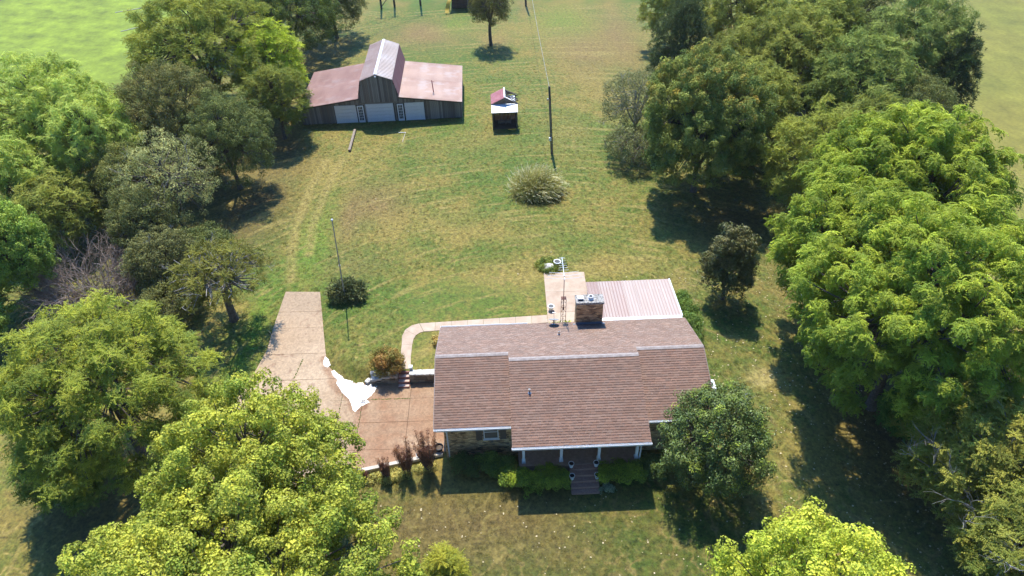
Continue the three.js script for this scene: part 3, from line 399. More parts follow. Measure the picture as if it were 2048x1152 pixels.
// ---------- things on and around the house ----------
const at = (u, y, v) => { const c = Math.cos(0.0129), s = Math.sin(0.0129); return [-4.992 + u * c + v * s, y, -30.69 - u * s + v * c]; };
{
  const o = thing('satellite_dish', 'grey satellite dish on the back roof slope left of the aerial mast', 'satellite dish', at(7.85, yBack(-4.0), -4.0), 0.1);
  part('mast', [tube(V3(0, 0, 0), V3(0, 0.42, 0), 0.03, 0.03, 8), box(0.22, 0.02, 0.2, 0, 0.03, 0)], M.steel, o);
  const pts = []; for (let i = 0; i <= 8; i++) { const r = i / 8 * 0.36; pts.push(new THREE.Vector2(r, r * r * 0.55)); } for (let i = 8; i >= 0; i--) { const r = i / 8 * 0.36; pts.push(new THREE.Vector2(r, r * r * 0.55 - 0.018)); }
  part('dish', new THREE.LatheGeometry(pts, 24).rotateX(-0.62).rotateZ(-0.12).translate(0, 0.46, 0), plain(0.28, 0.29, 0.29, 0.5), o); part('feed_arm', [tube(V3(0, 0.42, 0.3), V3(0.05, 0.92, -0.25), 0.014, 0.012, 6), box(0.2, 0.05, 0.06, 0.05, 0.92, -0.25)], M.steel, o);
}
{
  const o = thing('aerial_mast', 'rusty lattice mast with a tall television aerial behind the back gutter', 'aerial', at(8.58, 0, -4.75));
  const top = 4.4, c = [[-0.17, 0.1], [0.17, 0.1], [0, -0.2]].map(([x, z]) => V3(x, 0, z)), g = [], l = [];
  for (const p of c) g.push(tube(p, p.clone().setY(top), 0.018, 0.018, 5));
  for (let y = 0.3, k = 0; y < top; y += 0.42, k++) for (let i = 0; i < 3; i++) { const a = c[i].clone().setY(y), b = c[(i + 1) % 3].clone().setY(y); l.push(tube(a, b, 0.012, 0.012, 4)); }
  for (const q of g) part('leg', q, M.rust, o); for (const q of l) part('rung', q, M.rust, o); part('plate', box(0.36, 0.03, 0.32, 0, top, -0.03), M.rust, o); part('clamp', box(0.12, 0.16, 0.12, 0, 3.45, -0.03), M.rust, o);
  const H = 6.35; part('pole', tube(V3(0, 3.4, -0.03), V3(0, H, -0.03), 0.026, 0.022, 8), M.rust, o);
  const b = part('boom', [box(0.035, 0.035, 2.5, 0, H - 0.08, -0.95)], plain(0.5, 0.52, 0.54, 0.35, { metalness: 0.4 }), o);
  [[0.2, 1.25], [-0.1, 1.1], [-0.42, 1.0], [-0.75, 0.34], [-1.0, 0.3], [-1.25, 0.27], [-1.5, 0.24], [-1.75, 0.22], [-2.0, 0.2], [-2.15, 0.18]].forEach(([z, h], i) => part('element', [tube(V3(-h, H - 0.06 + (i < 3 ? 0.05 : 0), z - 0.06 * (h > 0.5 ? 1 : 0)), V3(0, H - 0.06, z), 0.012, 0.012, 5), tube(V3(0, H - 0.06, z), V3(h, H - 0.06 + (i < 3 ? 0.12 : 0), z), 0.012, 0.012, 5)], M.whiteMetal, b));
}
{
  const o = thing('air_conditioner', 'white outdoor air conditioning unit at the right end of the house', 'air conditioner', [13.15, gy(13.15, -31.1), -31.1]);
  const y = 0.52; part('cabinet', [box(0.72, 0.8, 0.06, 0, y, -0.40), box(0.72, 0.8, 0.06, 0, y, 0.40), box(0.06, 0.8, 0.74, -0.33, y, 0), box(0.06, 0.8, 0.74, 0.33, y, 0), box(0.6, 0.7, 0.74, 0, y - 0.03, 0)], M.white, o);
  part('top_plate', [box(0.76, 0.05, 0.88, 0, y + 0.425, 0)], M.white, o); part('fan', [new THREE.CylinderGeometry(0.27, 0.27, 0.03, 24).translate(-0.02, y + 0.452, -0.05)], M.dark, o); part('fan_guard', [0.1, 0.17, 0.24].map((r) => new THREE.TorusGeometry(r, 0.012, 5, 20).rotateX(Math.PI / 2).translate(-0.02, y + 0.475, -0.05)), M.steel, o); part('pad', box(0.9, 0.14, 1.0, 0, 0.06, 0), M.concrete, o);
}
function urn(pos, r, h, label, group) {
  const o = thing('planter', label, 'planter', pos, 0, group), P = (a) => a.map(([x, y]) => new THREE.Vector2(x * r, y * h));
  part('bowl', new THREE.LatheGeometry(P([[0, 0], [0.62, 0], [0.66, 0.08], [0.58, 0.16], [0.86, 0.6], [0.97, 0.92], [1.04, 0.94], [1.04, 1], [0.86, 1], [0.82, 0.9], [0, 0.88]]), 22), M.white, o); part('soil', new THREE.CylinderGeometry(r * 0.83, r * 0.8, 0.02, 18).translate(0, h * 0.915, 0), M.black, o); return o;
}
const POTS = [[8.2, -0.31 + 0.12, 5.72, 'white urn planter at the left end of the top front porch step'], [9.72, -0.19, 5.72, 'white urn planter at the right end of the top front porch step'], [8.2, -0.69 + 0.125, 6.32, 'white urn planter at the left end of the lower front porch steps'], [9.72, -0.565, 6.32, 'white urn planter at the right end of the lower front porch steps']];
POTS.forEach(([u, y, v, label]) => urn(at(u, y, v), 0.17, 0.36, label, 'white urns on the front porch steps'));
urn([2.95, 0.05, -39.3], 0.24, 0.4, 'round white planter on the left edge of the back patio');
{
  const o = thing('boulder', 'pale flat boulder in the small planted bed above the patio', 'boulder', [3.1, 0, -44.55]); const g = new THREE.IcosahedronGeometry(0.55, 3), p = g.attributes.position; for (let i = 0; i < p.count; i++) { const x = p.getX(i), y = p.getY(i), z = p.getZ(i), k = 1 + 0.35 * noise(x * 2.2 + 5 + y, z * 2.2 + y * 1.5); p.setXYZ(i, x * k * 1.15, y * k * 0.5 + 0.1, z * k * 0.75); } g.computeVertexNormals(); part('rock', boxUV(g), M.stonePale, o);
  const u = urn([3.78, 0, -44.75], 0.3, 0.55, 'white urn with dark mouth beside the boulder above the patio'); u.rotation.z = -0.06;
}
{ // retaining walls beside the brick steps
  const stoneGeo = [0, 1, 2, 3].map((k) => { const g = new THREE.BoxGeometry(1, 1, 1, 3, 3, 3), p = g.attributes.position, r = rng(700 + k); for (let i = 0; i < p.count; i++) { const v = V3(p.getX(i), p.getY(i), p.getZ(i)), q = v.clone().normalize().multiplyScalar(0.62); v.lerp(q, 0.42); const n = noise(v.x * 3 + k * 9, v.y * 3 + v.z * 4) * 0.16; v.multiplyScalar(1 + n); p.setXYZ(i, v.x, v.y, v.z); } g.computeVertexNormals(); return g; });
  const rs = rng(88);
  function stoneWall(name, label, x0, x1, tops, capH, z, d) {
    const o = thing(name, label, 'wall', [0, 0, 0]), top = (x) => tops(x), base = -0.95;
    part('core', [slab([[x0 + 0.06, base, z + d / 2 - 0.07], [x1 - 0.06, base, z + d / 2 - 0.07], [x1 - 0.06, top(x1) - 0.1, z + d / 2 - 0.07], [x0 + 0.06, top(x0) - 0.1, z + d / 2 - 0.07]], [0, 0, -d + 0.14])], M.mortar, o);
    for (let y = base + 0.1; y < Math.max(top(x0), top(x1)) - 0.12;) { const h = 0.17 + rs() * 0.08; for (let x = x0; x < x1 - 0.05;) { const w = Math.min(0.24 + rs() * 0.24, x1 - x); if (y + h * 0.5 < top(x + w / 2) - 0.08) { const m = part('stone', stoneGeo[(rs() * 4) | 0], rs() < 0.55 ? M.stone : M.stoneDark, o); m.position.set(x + w / 2, y + h / 2, z + d / 2 - 0.07); m.scale.set(w * 1.02, h * 1.05, 0.2); m.rotation.z = (rs() - 0.5) * 0.2; } x += w; } y += h; }
    for (let x = x0; x < x1 - 0.05;) { const w = Math.min(0.34 + rs() * 0.3, x1 - x), m = part('cap_stone', stoneGeo[(rs() * 4) | 0], M.stonePale, o); m.position.set(x + w / 2, top(x + w / 2) + (rs() - 0.5) * 0.03, z); m.scale.set(w * 1.06, capH, d * 1.12); m.rotation.set((rs() - 0.5) * 0.1, (rs() - 0.5) * 0.1, (rs() - 0.5) * 0.1); x += w; }
    return o;
  }
  stoneWall('stone_wall', 'low fieldstone retaining wall with pale coping between steps and house', -7.36, -4.55, () => 0.05, 0.17, -33.1, 0.46);
  stoneWall('stone_wall', 'rugged rock retaining wall under the reddish bush left of the steps', -10.1, -8.16, (x) => lerp(-0.34, -0.05, sstep(-10.1, -8.7, x)), 0.2, -33.08, 0.5);
  const brickA = mottled([0.22, 0.09, 0.07], [0.34, 0.16, 0.125], 8, 345, { metres: 0.5 }), treadM = mottled([0.50, 0.32, 0.25], [0.62, 0.44, 0.36], 8, 346, { metres: 0.8 });
  const st = thing('garden_steps', 'four red brick steps rising from the driveway to the walk', 'steps', [-7.76, 0, -33.55]);
  for (let i = 0; i < 4; i++) { const y = -0.02 - i * 0.185, z = 0.14 + i * 0.29; const s = part('step', boxUV(box(0.78, 0.185, 0.29 + (i ? 0 : 0.1), 0, y - 0.12, z - (i ? 0 : 0.05))), brickA, st); part('tread', boxUV(box(0.75, 0.04, 0.25, 0, y - 0.012, z - 0.01)), i ? treadM : brickA, s); }
  const rock = (name, label, x, z, s, mat) => { const m = part(name, stoneGeo[(rs() * 4) | 0], mat, scene); m.position.set(x, gy(x, z) + s * 0.25, z); m.scale.set(s, s * 0.75, s * 0.85); m.rotation.y = rs() * 6; m.userData = { label, category: 'rock' }; return m; };
  rock('rock', 'round grey rock at the corner of lawn and driveway', -10.32, -33.0, 0.42, M.stonePale); rock('rock', 'white jagged rock at the left end of the rock wall', -10.0, -33.45, 0.36, M.stonePale); rock('rock', 'small dark rock beside the left end of the rock wall', -9.75, -32.85, 0.3, M.stoneDark);
  rock('rock', 'large pale angular rock against the left side of the brick steps', -8.55, -33.15, 0.62, M.stonePale);
  const post = thing('wall_post', 'white square block at the top right corner of the brick steps', 'post', [-7.26, 0.0, -33.42]); part('block', box(0.2, 0.42, 0.2, 0, 0.16, 0), M.white, post); part('cap', box(0.24, 0.05, 0.24, 0, 0.395, 0), M.white, post);
}
{
  const b = thing('plant_pot', 'dark round plastic pot at the front left corner of the house', 'pot', [-4.98, hd(-26.9) + 0.03, -27.15]), P = [[0, 0], [0.2, 0], [0.26, 0.42], [0.29, 0.43], [0.29, 0.47], [0.23, 0.47], [0.2, 0.05], [0, 0.04]].map(([x, y]) => new THREE.Vector2(x, y)); part('pot', new THREE.LatheGeometry(P, 18), M.dark, b); part('soil', new THREE.CylinderGeometry(0.22, 0.2, 0.03, 14).translate(0, 0.36, 0), M.soil, b);
  copy(b, [-5.62, hd(-26.9) + 0.03, -27.0], 1, 'dark round plastic pot behind the rightmost burgundy shrub');
  const c = thing('crate', 'open grey plastic crate on the kerb end of the driveway', 'crate', [-6.2, hd(-26.9) + 0.03, -26.72], 0.25), cm = plain(0.3, 0.32, 0.34, 0.5); part('base', box(0.42, 0.03, 0.34, 0, 0.015, 0), cm, c); for (const [w, d, x, z] of [[0.42, 0.025, 0, 0.16], [0.42, 0.025, 0, -0.16], [0.025, 0.3, 0.2, 0], [0.025, 0.3, -0.2, 0]]) part('side', box(w, 0.26, d, x, 0.15, z), cm, c);
}
// ---------- barn ----------
const rb = rng(333);
const barn = thing('barn', 'weathered grey board barn with gambrel loft and pink metal side roofs', 'barn', [-14.25, 0, -72.74], 0.033);
{
  const WK = 1.75, WL = 2.22, HP = 5.67, HB = 5.02, HL = 3.2, OV = 0.3, DB = 10.4, WR = 7.05, WLf = 6.85, HT = 3.02, HE = 2.12, DS = 10.1;
  const boards = [[0.24, 0.21, 0.18], [0.30, 0.265, 0.225], [0.19, 0.162, 0.14], [0.34, 0.305, 0.26], [0.26, 0.21, 0.165]];
  const boardMat = mottled([0.62, 0.62, 0.62], [1, 1, 1], 6, 360, { metres: 1, grain: 0.16, rough: 0.95 });
  const plank = (l, x, y0, y1, z, turn, w = 0.2) => { if (y1 - y0 < 0.04) return; const c = boards[(rb() * 5) | 0], q = 0.8 + rb() * 0.4; l.push([x, (y0 + y1) / 2, z, w * 0.94, y1 - y0, 0.03 + rb() * 0.02, 0, turn, 0, c[0] * q, c[1] * q, c[2] * q]); };
  const DOORS = [[-5.12, -2.78, 2.08], [-1.62, 1.45, 2.12], [2.74, 4.9, 2.08], [-2.66, -1.86, 2.05], [1.84, 2.62, 2.05]];
  const roofY = (u) => Math.abs(u) < WL ? (Math.abs(u) < WK ? lerp(HP, HB, Math.abs(u) / WK) : lerp(HB, HL, (Math.abs(u) - WK) / (WL - WK))) - 0.1 : lerp(HT, HE, (Math.abs(u) - WL) / (u > 0 ? WR : WLf)) - 0.06;
  const dark = plain(0.035, 0.03, 0.026, 0.95);
  const fw = part('wall', [box(WR - 0.3, 2.0, 0.06, WL + WR / 2 - 0.15, 1.0, -0.1), box(WLf - 0.3, 2.0, 0.06, -WL - WLf / 2 + 0.15, 1.0, -0.1), box(WL * 2, 3.0, 0.06, 0, 1.5, -0.1), slab([[-WL, 3.0, -0.07], [WL, 3.0, -0.07], [WK, HB - 0.12, -0.07], [0, HP - 0.14, -0.07], [-WK, HB - 0.12, -0.07]], [0, 0, -0.06])], dark, barn);
  let l = []; for (let u = -WL - WLf + 0.15; u < WL + WR - 0.15; u += 0.2) { const d = DOORS.find((q) => u > q[0] - 0.07 && u < q[1] + 0.07); plank(l, u, d ? d[2] + 0.06 : 0.02 + rb() * 0.05, Math.abs(u) < WL ? 2.3 : roofY(u), 0, 0); }
  for (let u = -WL + 0.12; u < WL - 0.05; u += 0.19) plank(l, u, 2.34, roofY(u), 0.05, 0, 0.19); pieces('planks', UNIT, boardMat, l, fw);
  part('trim_board', [box(4.5, 0.12, 0.05, 0, 2.3, 0.05)], M.timber, barn);
  for (const [x, s] of [[WL + WR - 0.12, 1], [-WL - WLf + 0.12, -1]]) { const w = part('wall', box(0.06, 2.0, DS - 0.3, x - s * 0.08, 1.0, -DS / 2), dark, barn); l = []; for (let z = -0.1; z > -DS + 0.2; z -= 0.2) plank(l, x, 0.03, HE - 0.05, z, Math.PI / 2); pieces('planks', UNIT, boardMat, l, w); }
  { const w = part('wall', [box(WL * 2 + WR + WLf - 0.3, 2.0, 0.06, (WR - WLf) / 2, 1.0, -DS + 0.15), slab([[-WL, 1.9, -DB + 0.3], [WL, 1.9, -DB + 0.3], [WK, HB - 0.12, -DB + 0.3], [0, HP - 0.14, -DB + 0.3], [-WK, HB - 0.12, -DB + 0.3]], [0, 0, 0.06])], dark, barn); l = []; for (let u = -WL - WLf + 0.15; u < WL + WR - 0.15; u += 0.2) plank(l, u, 0.02, roofY(u), -DS + 0.08, 0); pieces('planks', UNIT, boardMat, l, w); }
  // ribbed metal roofs: ribs run down the slope
  const tinTex = (a, b, pale, seed) => { const f = tileNoise(512, 6, seed, 5), r = rng(seed); const t = dataTex(512, 512, (x, y, o) => { const s = f[((y * 0.25) | 0) * 512 + x], k = f[y * 512 + x], st = f[(y * 512 + ((x * 0.2) | 0))], w = clamp((k - 0.55) * 2 * pale, 0, 0.6), q = 0.88 + 0.26 * st + (r() - 0.5) * 0.08; for (let c = 0; c < 3; c++) o[c] = lerp(lerp(a[c], b[c], clamp(s * 2 - 0.5, 0, 1)), 0.6, w) * q; }); t.repeat.set(1 / 7, 1 / 5); return new THREE.MeshStandardMaterial({ map: t, roughness: 0.7 }); };
  const pink = tinTex([0.26, 0.135, 0.112], [0.345, 0.20, 0.165], 0.25, 371), pinkPale = tinTex([0.42, 0.255, 0.19], [0.51, 0.345, 0.265], 0.6, 372), paleTin = tinTex([0.45, 0.35, 0.295], [0.55, 0.45, 0.385], 0.5, 373), greyPink = tinTex([0.37, 0.255, 0.225], [0.48, 0.37, 0.325], 0.6, 376), red = tinTex([0.17, 0.07, 0.075], [0.24, 0.12, 0.12], 0.2, 374);  // right side roof paler than the left: sun glare worked into its colour
  function tin(name, u0, y0, u1, y1, z0, z1, mat, pitch, rib) { // a slope falling in x, ribs every pitch along z; a sheet is one piece
    const g = [], s = u1 > u0; const q = (ua, ya, ub, yb, a, b, t) => g.push(slab([[ua, ya, a], [ub, yb, a], [ub, yb, b], [ua, ya, b]], [0, -t, 0]));
    q(u0, y0, u1, y1, z0, z1, 0.04); for (let z = z0 - pitch / 2; z > z1; z -= pitch) q(u0, y0 + rib, u1, y1 + rib, z + pitch * 0.16, z - pitch * 0.16, rib);
    return part(name, planarUV(merge(g)), mat, barn);
  }
  tin('side_roof', WL - 0.05, HT + 0.02, WL + WR, HE, 0.4, -DS, pinkPale, 0.3, 0.03); tin('side_roof', -WL + 0.05, HT + 0.02, -WL - WLf, HE, 0.4, -DS, pink, 0.3, 0.03);
  tin('loft_roof', 0, HP, WK + 0.04, HB, OV, -DB, paleTin, 0.36, 0.05); tin('loft_roof', 0, HP, -WK - 0.04, HB, OV, -DB, greyPink, 0.36, 0.05);
  tin('loft_roof', WK + 0.05, HB - 0.03, WL + 0.06, HL - 0.08, OV, -DB, red, 0.32, 0.03); tin('loft_roof', -WK - 0.05, HB - 0.03, -WL - 0.06, HL - 0.08, OV, -DB, red, 0.32, 0.03);
  part('ridge_cap', [slab([[0, HP + 0.075, OV + 0.02], [0.15, HP + 0.02, OV + 0.02], [0.15, HP + 0.02, -DB], [0, HP + 0.075, -DB]], [0, -0.015, 0]), slab([[0, HP + 0.075, OV + 0.02], [-0.15, HP + 0.02, OV + 0.02], [-0.15, HP + 0.02, -DB], [0, HP + 0.075, -DB]], [0, -0.015, 0])], M.whiteMetal, barn);
  part('eave_board', slab([[WL, HT - 0.03, 0.36], [WL + WR, HE - 0.05, 0.36], [WL + WR, HE - 0.18, 0.36], [WL, HT - 0.16, 0.36]], [0, 0, -0.04]), M.pole, barn); part('eave_board', slab([[-WL, HT - 0.03, 0.36], [-WL - WLf, HE - 0.05, 0.36], [-WL - WLf, HE - 0.18, 0.36], [-WL, HT - 0.16, 0.36]], [0, 0, -0.04]), M.pole, barn);
  part('vent_pipe', [tube(V3(6.05, 2.4, -1.6), V3(5.95, 3.95, -1.62), 0.05, 0.05, 8), box(0.32, 0.05, 0.05, 6.06, 3.75, -1.62)], plain(0.2, 0.03, 0.045, 0.6), barn); part('yard_light', new THREE.SphereGeometry(0.11, 10, 8).translate(0, HP - 0.22, 0.4), M.white, barn);
  // doors
  const garage = (x0, x1, h, label) => { const o = part('garage_door', [box(x1 - x0 + 0.1, 0.08, 0.08, (x0 + x1) / 2, h + 0.03, 0.02), box(0.06, h, 0.08, x0 - 0.02, h / 2, 0.02), box(0.06, h, 0.08, x1 + 0.02, h / 2, 0.02)], M.white, barn); o.userData.label = label; const n = 5, ph = h / n; for (let i = 0; i < n; i++) part('panel', [box(x1 - x0 - 0.04, ph - 0.02, 0.04, (x0 + x1) / 2, ph * (i + 0.5), 0), ...[0, 1, 2, 3].map((k) => box((x1 - x0) / 4 - 0.16, ph - 0.14, 0.015, x0 + (x1 - x0) * (k + 0.5) / 4, ph * (i + 0.5), 0.026))], M.white, o); };
  garage(-5.1, -2.8, 2.06, 'left white panelled garage door'); garage(-1.58, 1.42, 2.1, 'wide middle white panelled garage door'); garage(2.78, 4.87, 2.06, 'right white panelled garage door');
  const french = (x0, x1) => { const w = x1 - x0, h = 2.03, o = part('french_door', [box(0.13, h, 0.06, x0 + 0.065, h / 2 + 0.02, 0.05), box(0.13, h, 0.06, x1 - 0.065, h / 2 + 0.02, 0.05), box(w - 0.26, 0.14, 0.06, (x0 + x1) / 2, h - 0.05, 0.05), box(w - 0.26, 0.24, 0.06, (x0 + x1) / 2, 0.14, 0.05), ...[1, 2].map((k) => box(0.035, h - 0.36, 0.04, x0 + 0.13 + (w - 0.26) * k / 3, h / 2 + 0.07, 0.05)), ...[1, 2, 3, 4].map((k) => box(w - 0.26, 0.035, 0.036, (x0 + x1) / 2, 0.26 + (h - 0.38) * k / 5, 0.05))], M.white, barn); for (let a = 0; a < 3; a++) for (let b = 0; b < 5; b++) part('pane', box((w - 0.26) / 3 - 0.03, (h - 0.38) / 5 - 0.03, 0.012, x0 + 0.13 + (w - 0.26) * (a + 0.5) / 3, 0.26 + (h - 0.38) * (b + 0.5) / 5, 0.04), M.glass, o); };
  french(-2.62, -1.9); french(1.88, 2.58);
}
{ const o = thing('timber_beam', 'long weathered timber lying on the grass before the left barn door', 'timber', [-16.95, 0.14, -68.1], 0.0); o.rotation.y = Math.atan2(0.15, 4.7); part('beam', boxUV(box(0.26, 0.24, 4.8)), M.timber, o); part('end_block', box(0.34, 0.1, 0.12, 0, -0.06, 2.2), M.pole, o); }
{ const o = thing('pipe_frame', 'thin white L shaped pipe lying on the grass before the barn', 'pipe', [-11.3, 0.05, -69.7]); part('pipe', [tube(V3(-0.75, 0, 0), V3(0, 0, 0), 0.045, 0.045, 6)], M.whiteMetal, o); part('pipe', [tube(V3(0, 0, 0), V3(-0.12, -0.01, 2.2), 0.03, 0.03, 6)], plain(0.5, 0.42, 0.34), o); }

// ---------- little shed ----------
{
  const o = thing('shed', 'small open shed with half red and half bare rafter roof', 'shed', [-0.2, 0, -69.75], 0.02), W = 1.32, D = 3.7, y1 = 2.05, y2 = 2.35;
  for (const [x, z] of [[-W, -0.08], [W, -0.08], [-W, -D], [W, -D], [-W, -1.7], [W, -1.7]]) part('post', box(0.13, z > -1 ? y1 : y2, 0.13, x, (z > -1 ? y1 : y2) / 2, z), M.pole, o);
  const side = (x) => { const l = []; for (let z = -0.25; z > -D; z -= 0.2) { const q = 0.6 + rb() * 0.5; l.push([x, 1.05, z, 0.03, 2.1, 0.18, 0, 0, 0, 0.13 * q, 0.105 * q, 0.085 * q]); } return l; }; pieces('planks', UNIT, grainTex, [...side(-W + 0.1), ...side(W - 0.1)], o);
  const bl = []; for (let x = -W + 0.15; x < W; x += 0.2) { const q = 0.55 + rb() * 0.6; bl.push([x, 1.05, -D + 0.1, 0.18, 2.1, 0.03, 0, 0, 0, 0.11 * q, 0.09 * q, 0.075 * q]); } pieces('planks', UNIT, grainTex, bl, o);
  const junk = part('stored_timber', [tube(V3(-0.5, 0.05, -1.4), V3(-0.25, 1.3, -1.9), 0.05, 0.05, 5), tube(V3(0.1, 0.05, -1.2), V3(0.3, 1.5, -1.9), 0.06, 0.06, 5), tube(V3(0.7, 0.05, -1.3), V3(0.55, 1.2, -1.8), 0.05, 0.05, 5), box(1.5, 0.3, 0.5, 0, 0.16, -1.7)], M.timber, o);
  part('lean_to_roof', [slab([[-W - 0.12, y1 + 0.05, 0.12], [W + 0.12, y1 + 0.05, 0.12], [W + 0.12, y2 + 0.1, -1.35], [-W - 0.12, y2 + 0.1, -1.35]], [0, -0.04, 0]), ...[...Array(11)].map((_, i) => { const x = -W + i * W / 5; return slab([[x - 0.02, y1 + 0.075, 0.12], [x + 0.02, y1 + 0.075, 0.12], [x + 0.02, y2 + 0.125, -1.35], [x - 0.02, y2 + 0.125, -1.35]], [0, -0.03, 0]); })], M.whiteMetal, o);
  const HA = 3.2, z0 = -1.2, z1 = -D - 0.1, e = 2.5; const redM = mottled([0.40, 0.13, 0.13], [0.54, 0.24, 0.23], 6, 380, { metres: 2, rough: 0.5 });
  const g = [slab([[0, HA, z0], [0, HA, z1], [-W - 0.15, e, z1], [-W - 0.15, e, z0]], [0, -0.03, 0])]; for (let z = z0 - 0.12; z > z1; z -= 0.24) g.push(slab([[0, HA + 0.03, z + 0.04], [0, HA + 0.03, z - 0.04], [-W - 0.15, e + 0.03, z - 0.04], [-W - 0.15, e + 0.03, z + 0.04]], [0, -0.03, 0])); part('red_roof', g, redM, o);
  part('ridge_cap', box(0.16, 0.05, z0 - z1, 0.06, HA + 0.05, (z0 + z1) / 2), M.whiteMetal, o);
  for (const z of [z0 - 0.1, -2.1, -2.5, z1 + 0.4]) part('rafter', slab([[0.02, HA, z + 0.04], [W + 0.25, e - 0.05, z + 0.04], [W + 0.25, e - 0.05, z - 0.04], [0.02, HA, z - 0.04]], [0, -0.1, 0]), M.pole, o); part('rafter', tube(V3(0.3, 3.0, -2.0), V3(1.4, 2.5, -1.4), 0.05, 0.05, 5), M.pole, o);
  part('gable_board', slab([[-W - 0.1, e - 0.02, z0 - 0.02], [W + 0.1, e - 0.02, z0 - 0.02], [0, HA - 0.05, z0 - 0.02]], [0, 0, -0.05]), M.stoneDark, o); part('gable_board', slab([[-W - 0.1, e - 0.02, z1 + 0.1], [W + 0.1, e - 0.02, z1 + 0.1], [0, HA - 0.05, z1 + 0.1]], [0, 0, -0.05]), M.stoneDark, o);
  part('loft_floor', box(W * 2 - 0.1, 0.05, 2.3, 0, 2.3, -2.52), M.whiteMetal, o);
  part('floor', box(W * 2 - 0.2, 0.04, D - 0.3, 0, 0.04, -D / 2), M.soil, o);
}
// ---------- cabin and slide at the top of the yard ----------
{
  const o = thing('cabin', 'dark weathered log cabin at the far end of the yard', 'cabin', [-6.0, 0, -112], 0.0), lm = mottled([0.10, 0.06, 0.04], [0.19, 0.12, 0.085], 6, 390, { metres: 1 });
  part('wall', box(4.0, 3.2, 3.6, 0, 1.6, -2.0), M.soil, o); for (let i = 0; i < 10; i++) part('log', tube(V3(-2.15, 0.18 + i * 0.32, -0.2), V3(2.15, 0.18 + i * 0.32, -0.2), 0.17, 0.16, 8), lm, o);
  part('corner_post', box(0.2, 3.3, 0.2, 0.4, 1.65, 0.0), M.timber, o); part('door', box(0.95, 2.0, 0.06, 1.25, 1.0, 0.03), M.pole, o);
  part('roof', [slab([[-2.6, 3.1, 0.6], [2.6, 3.1, 0.6], [2.6, 5.1, -2.0], [-2.6, 5.1, -2.0]], [0, -0.12, 0]), slab([[-2.6, 3.1, -4.6], [2.6, 3.1, -4.6], [2.6, 5.1, -2.0], [-2.6, 5.1, -2.0]], [0, -0.12, 0])], M.rust, o);
  const s = thing('slide', 'yellow curved slide standing beside the far cabin', 'slide', [-8.75, 0, -110.0], 0.0), ym = plain(0.62, 0.42, 0.05, 0.4); const pts = [V3(0.7, 2.0, -1.2), V3(0.5, 1.9, -0.6), V3(0.2, 1.4, -0.1), V3(0, 0.7, 0.3), V3(-0.05, 0.25, 0.8)];
  const c = new THREE.CatmullRomCurve3(pts), P = c.getPoints(10), g = []; for (let i = 0; i < 10; i++) g.push(slab([[P[i].x - 0.28, P[i].y, P[i].z], [P[i].x + 0.28, P[i].y, P[i].z], [P[i + 1].x + 0.28, P[i + 1].y, P[i + 1].z], [P[i + 1].x - 0.28, P[i + 1].y, P[i + 1].z]], [0, -0.05, 0])); part('chute', g, ym, s); part('leg', [tube(V3(0.35, 0, -0.5), V3(0.35, 1.75, -0.5), 0.05, 0.05, 6)], M.pole, s); part('leg', [tube(V3(-0.2, 0, 0.35), V3(-0.2, 0.6, 0.35), 0.05, 0.05, 6)], M.pole, s);
}
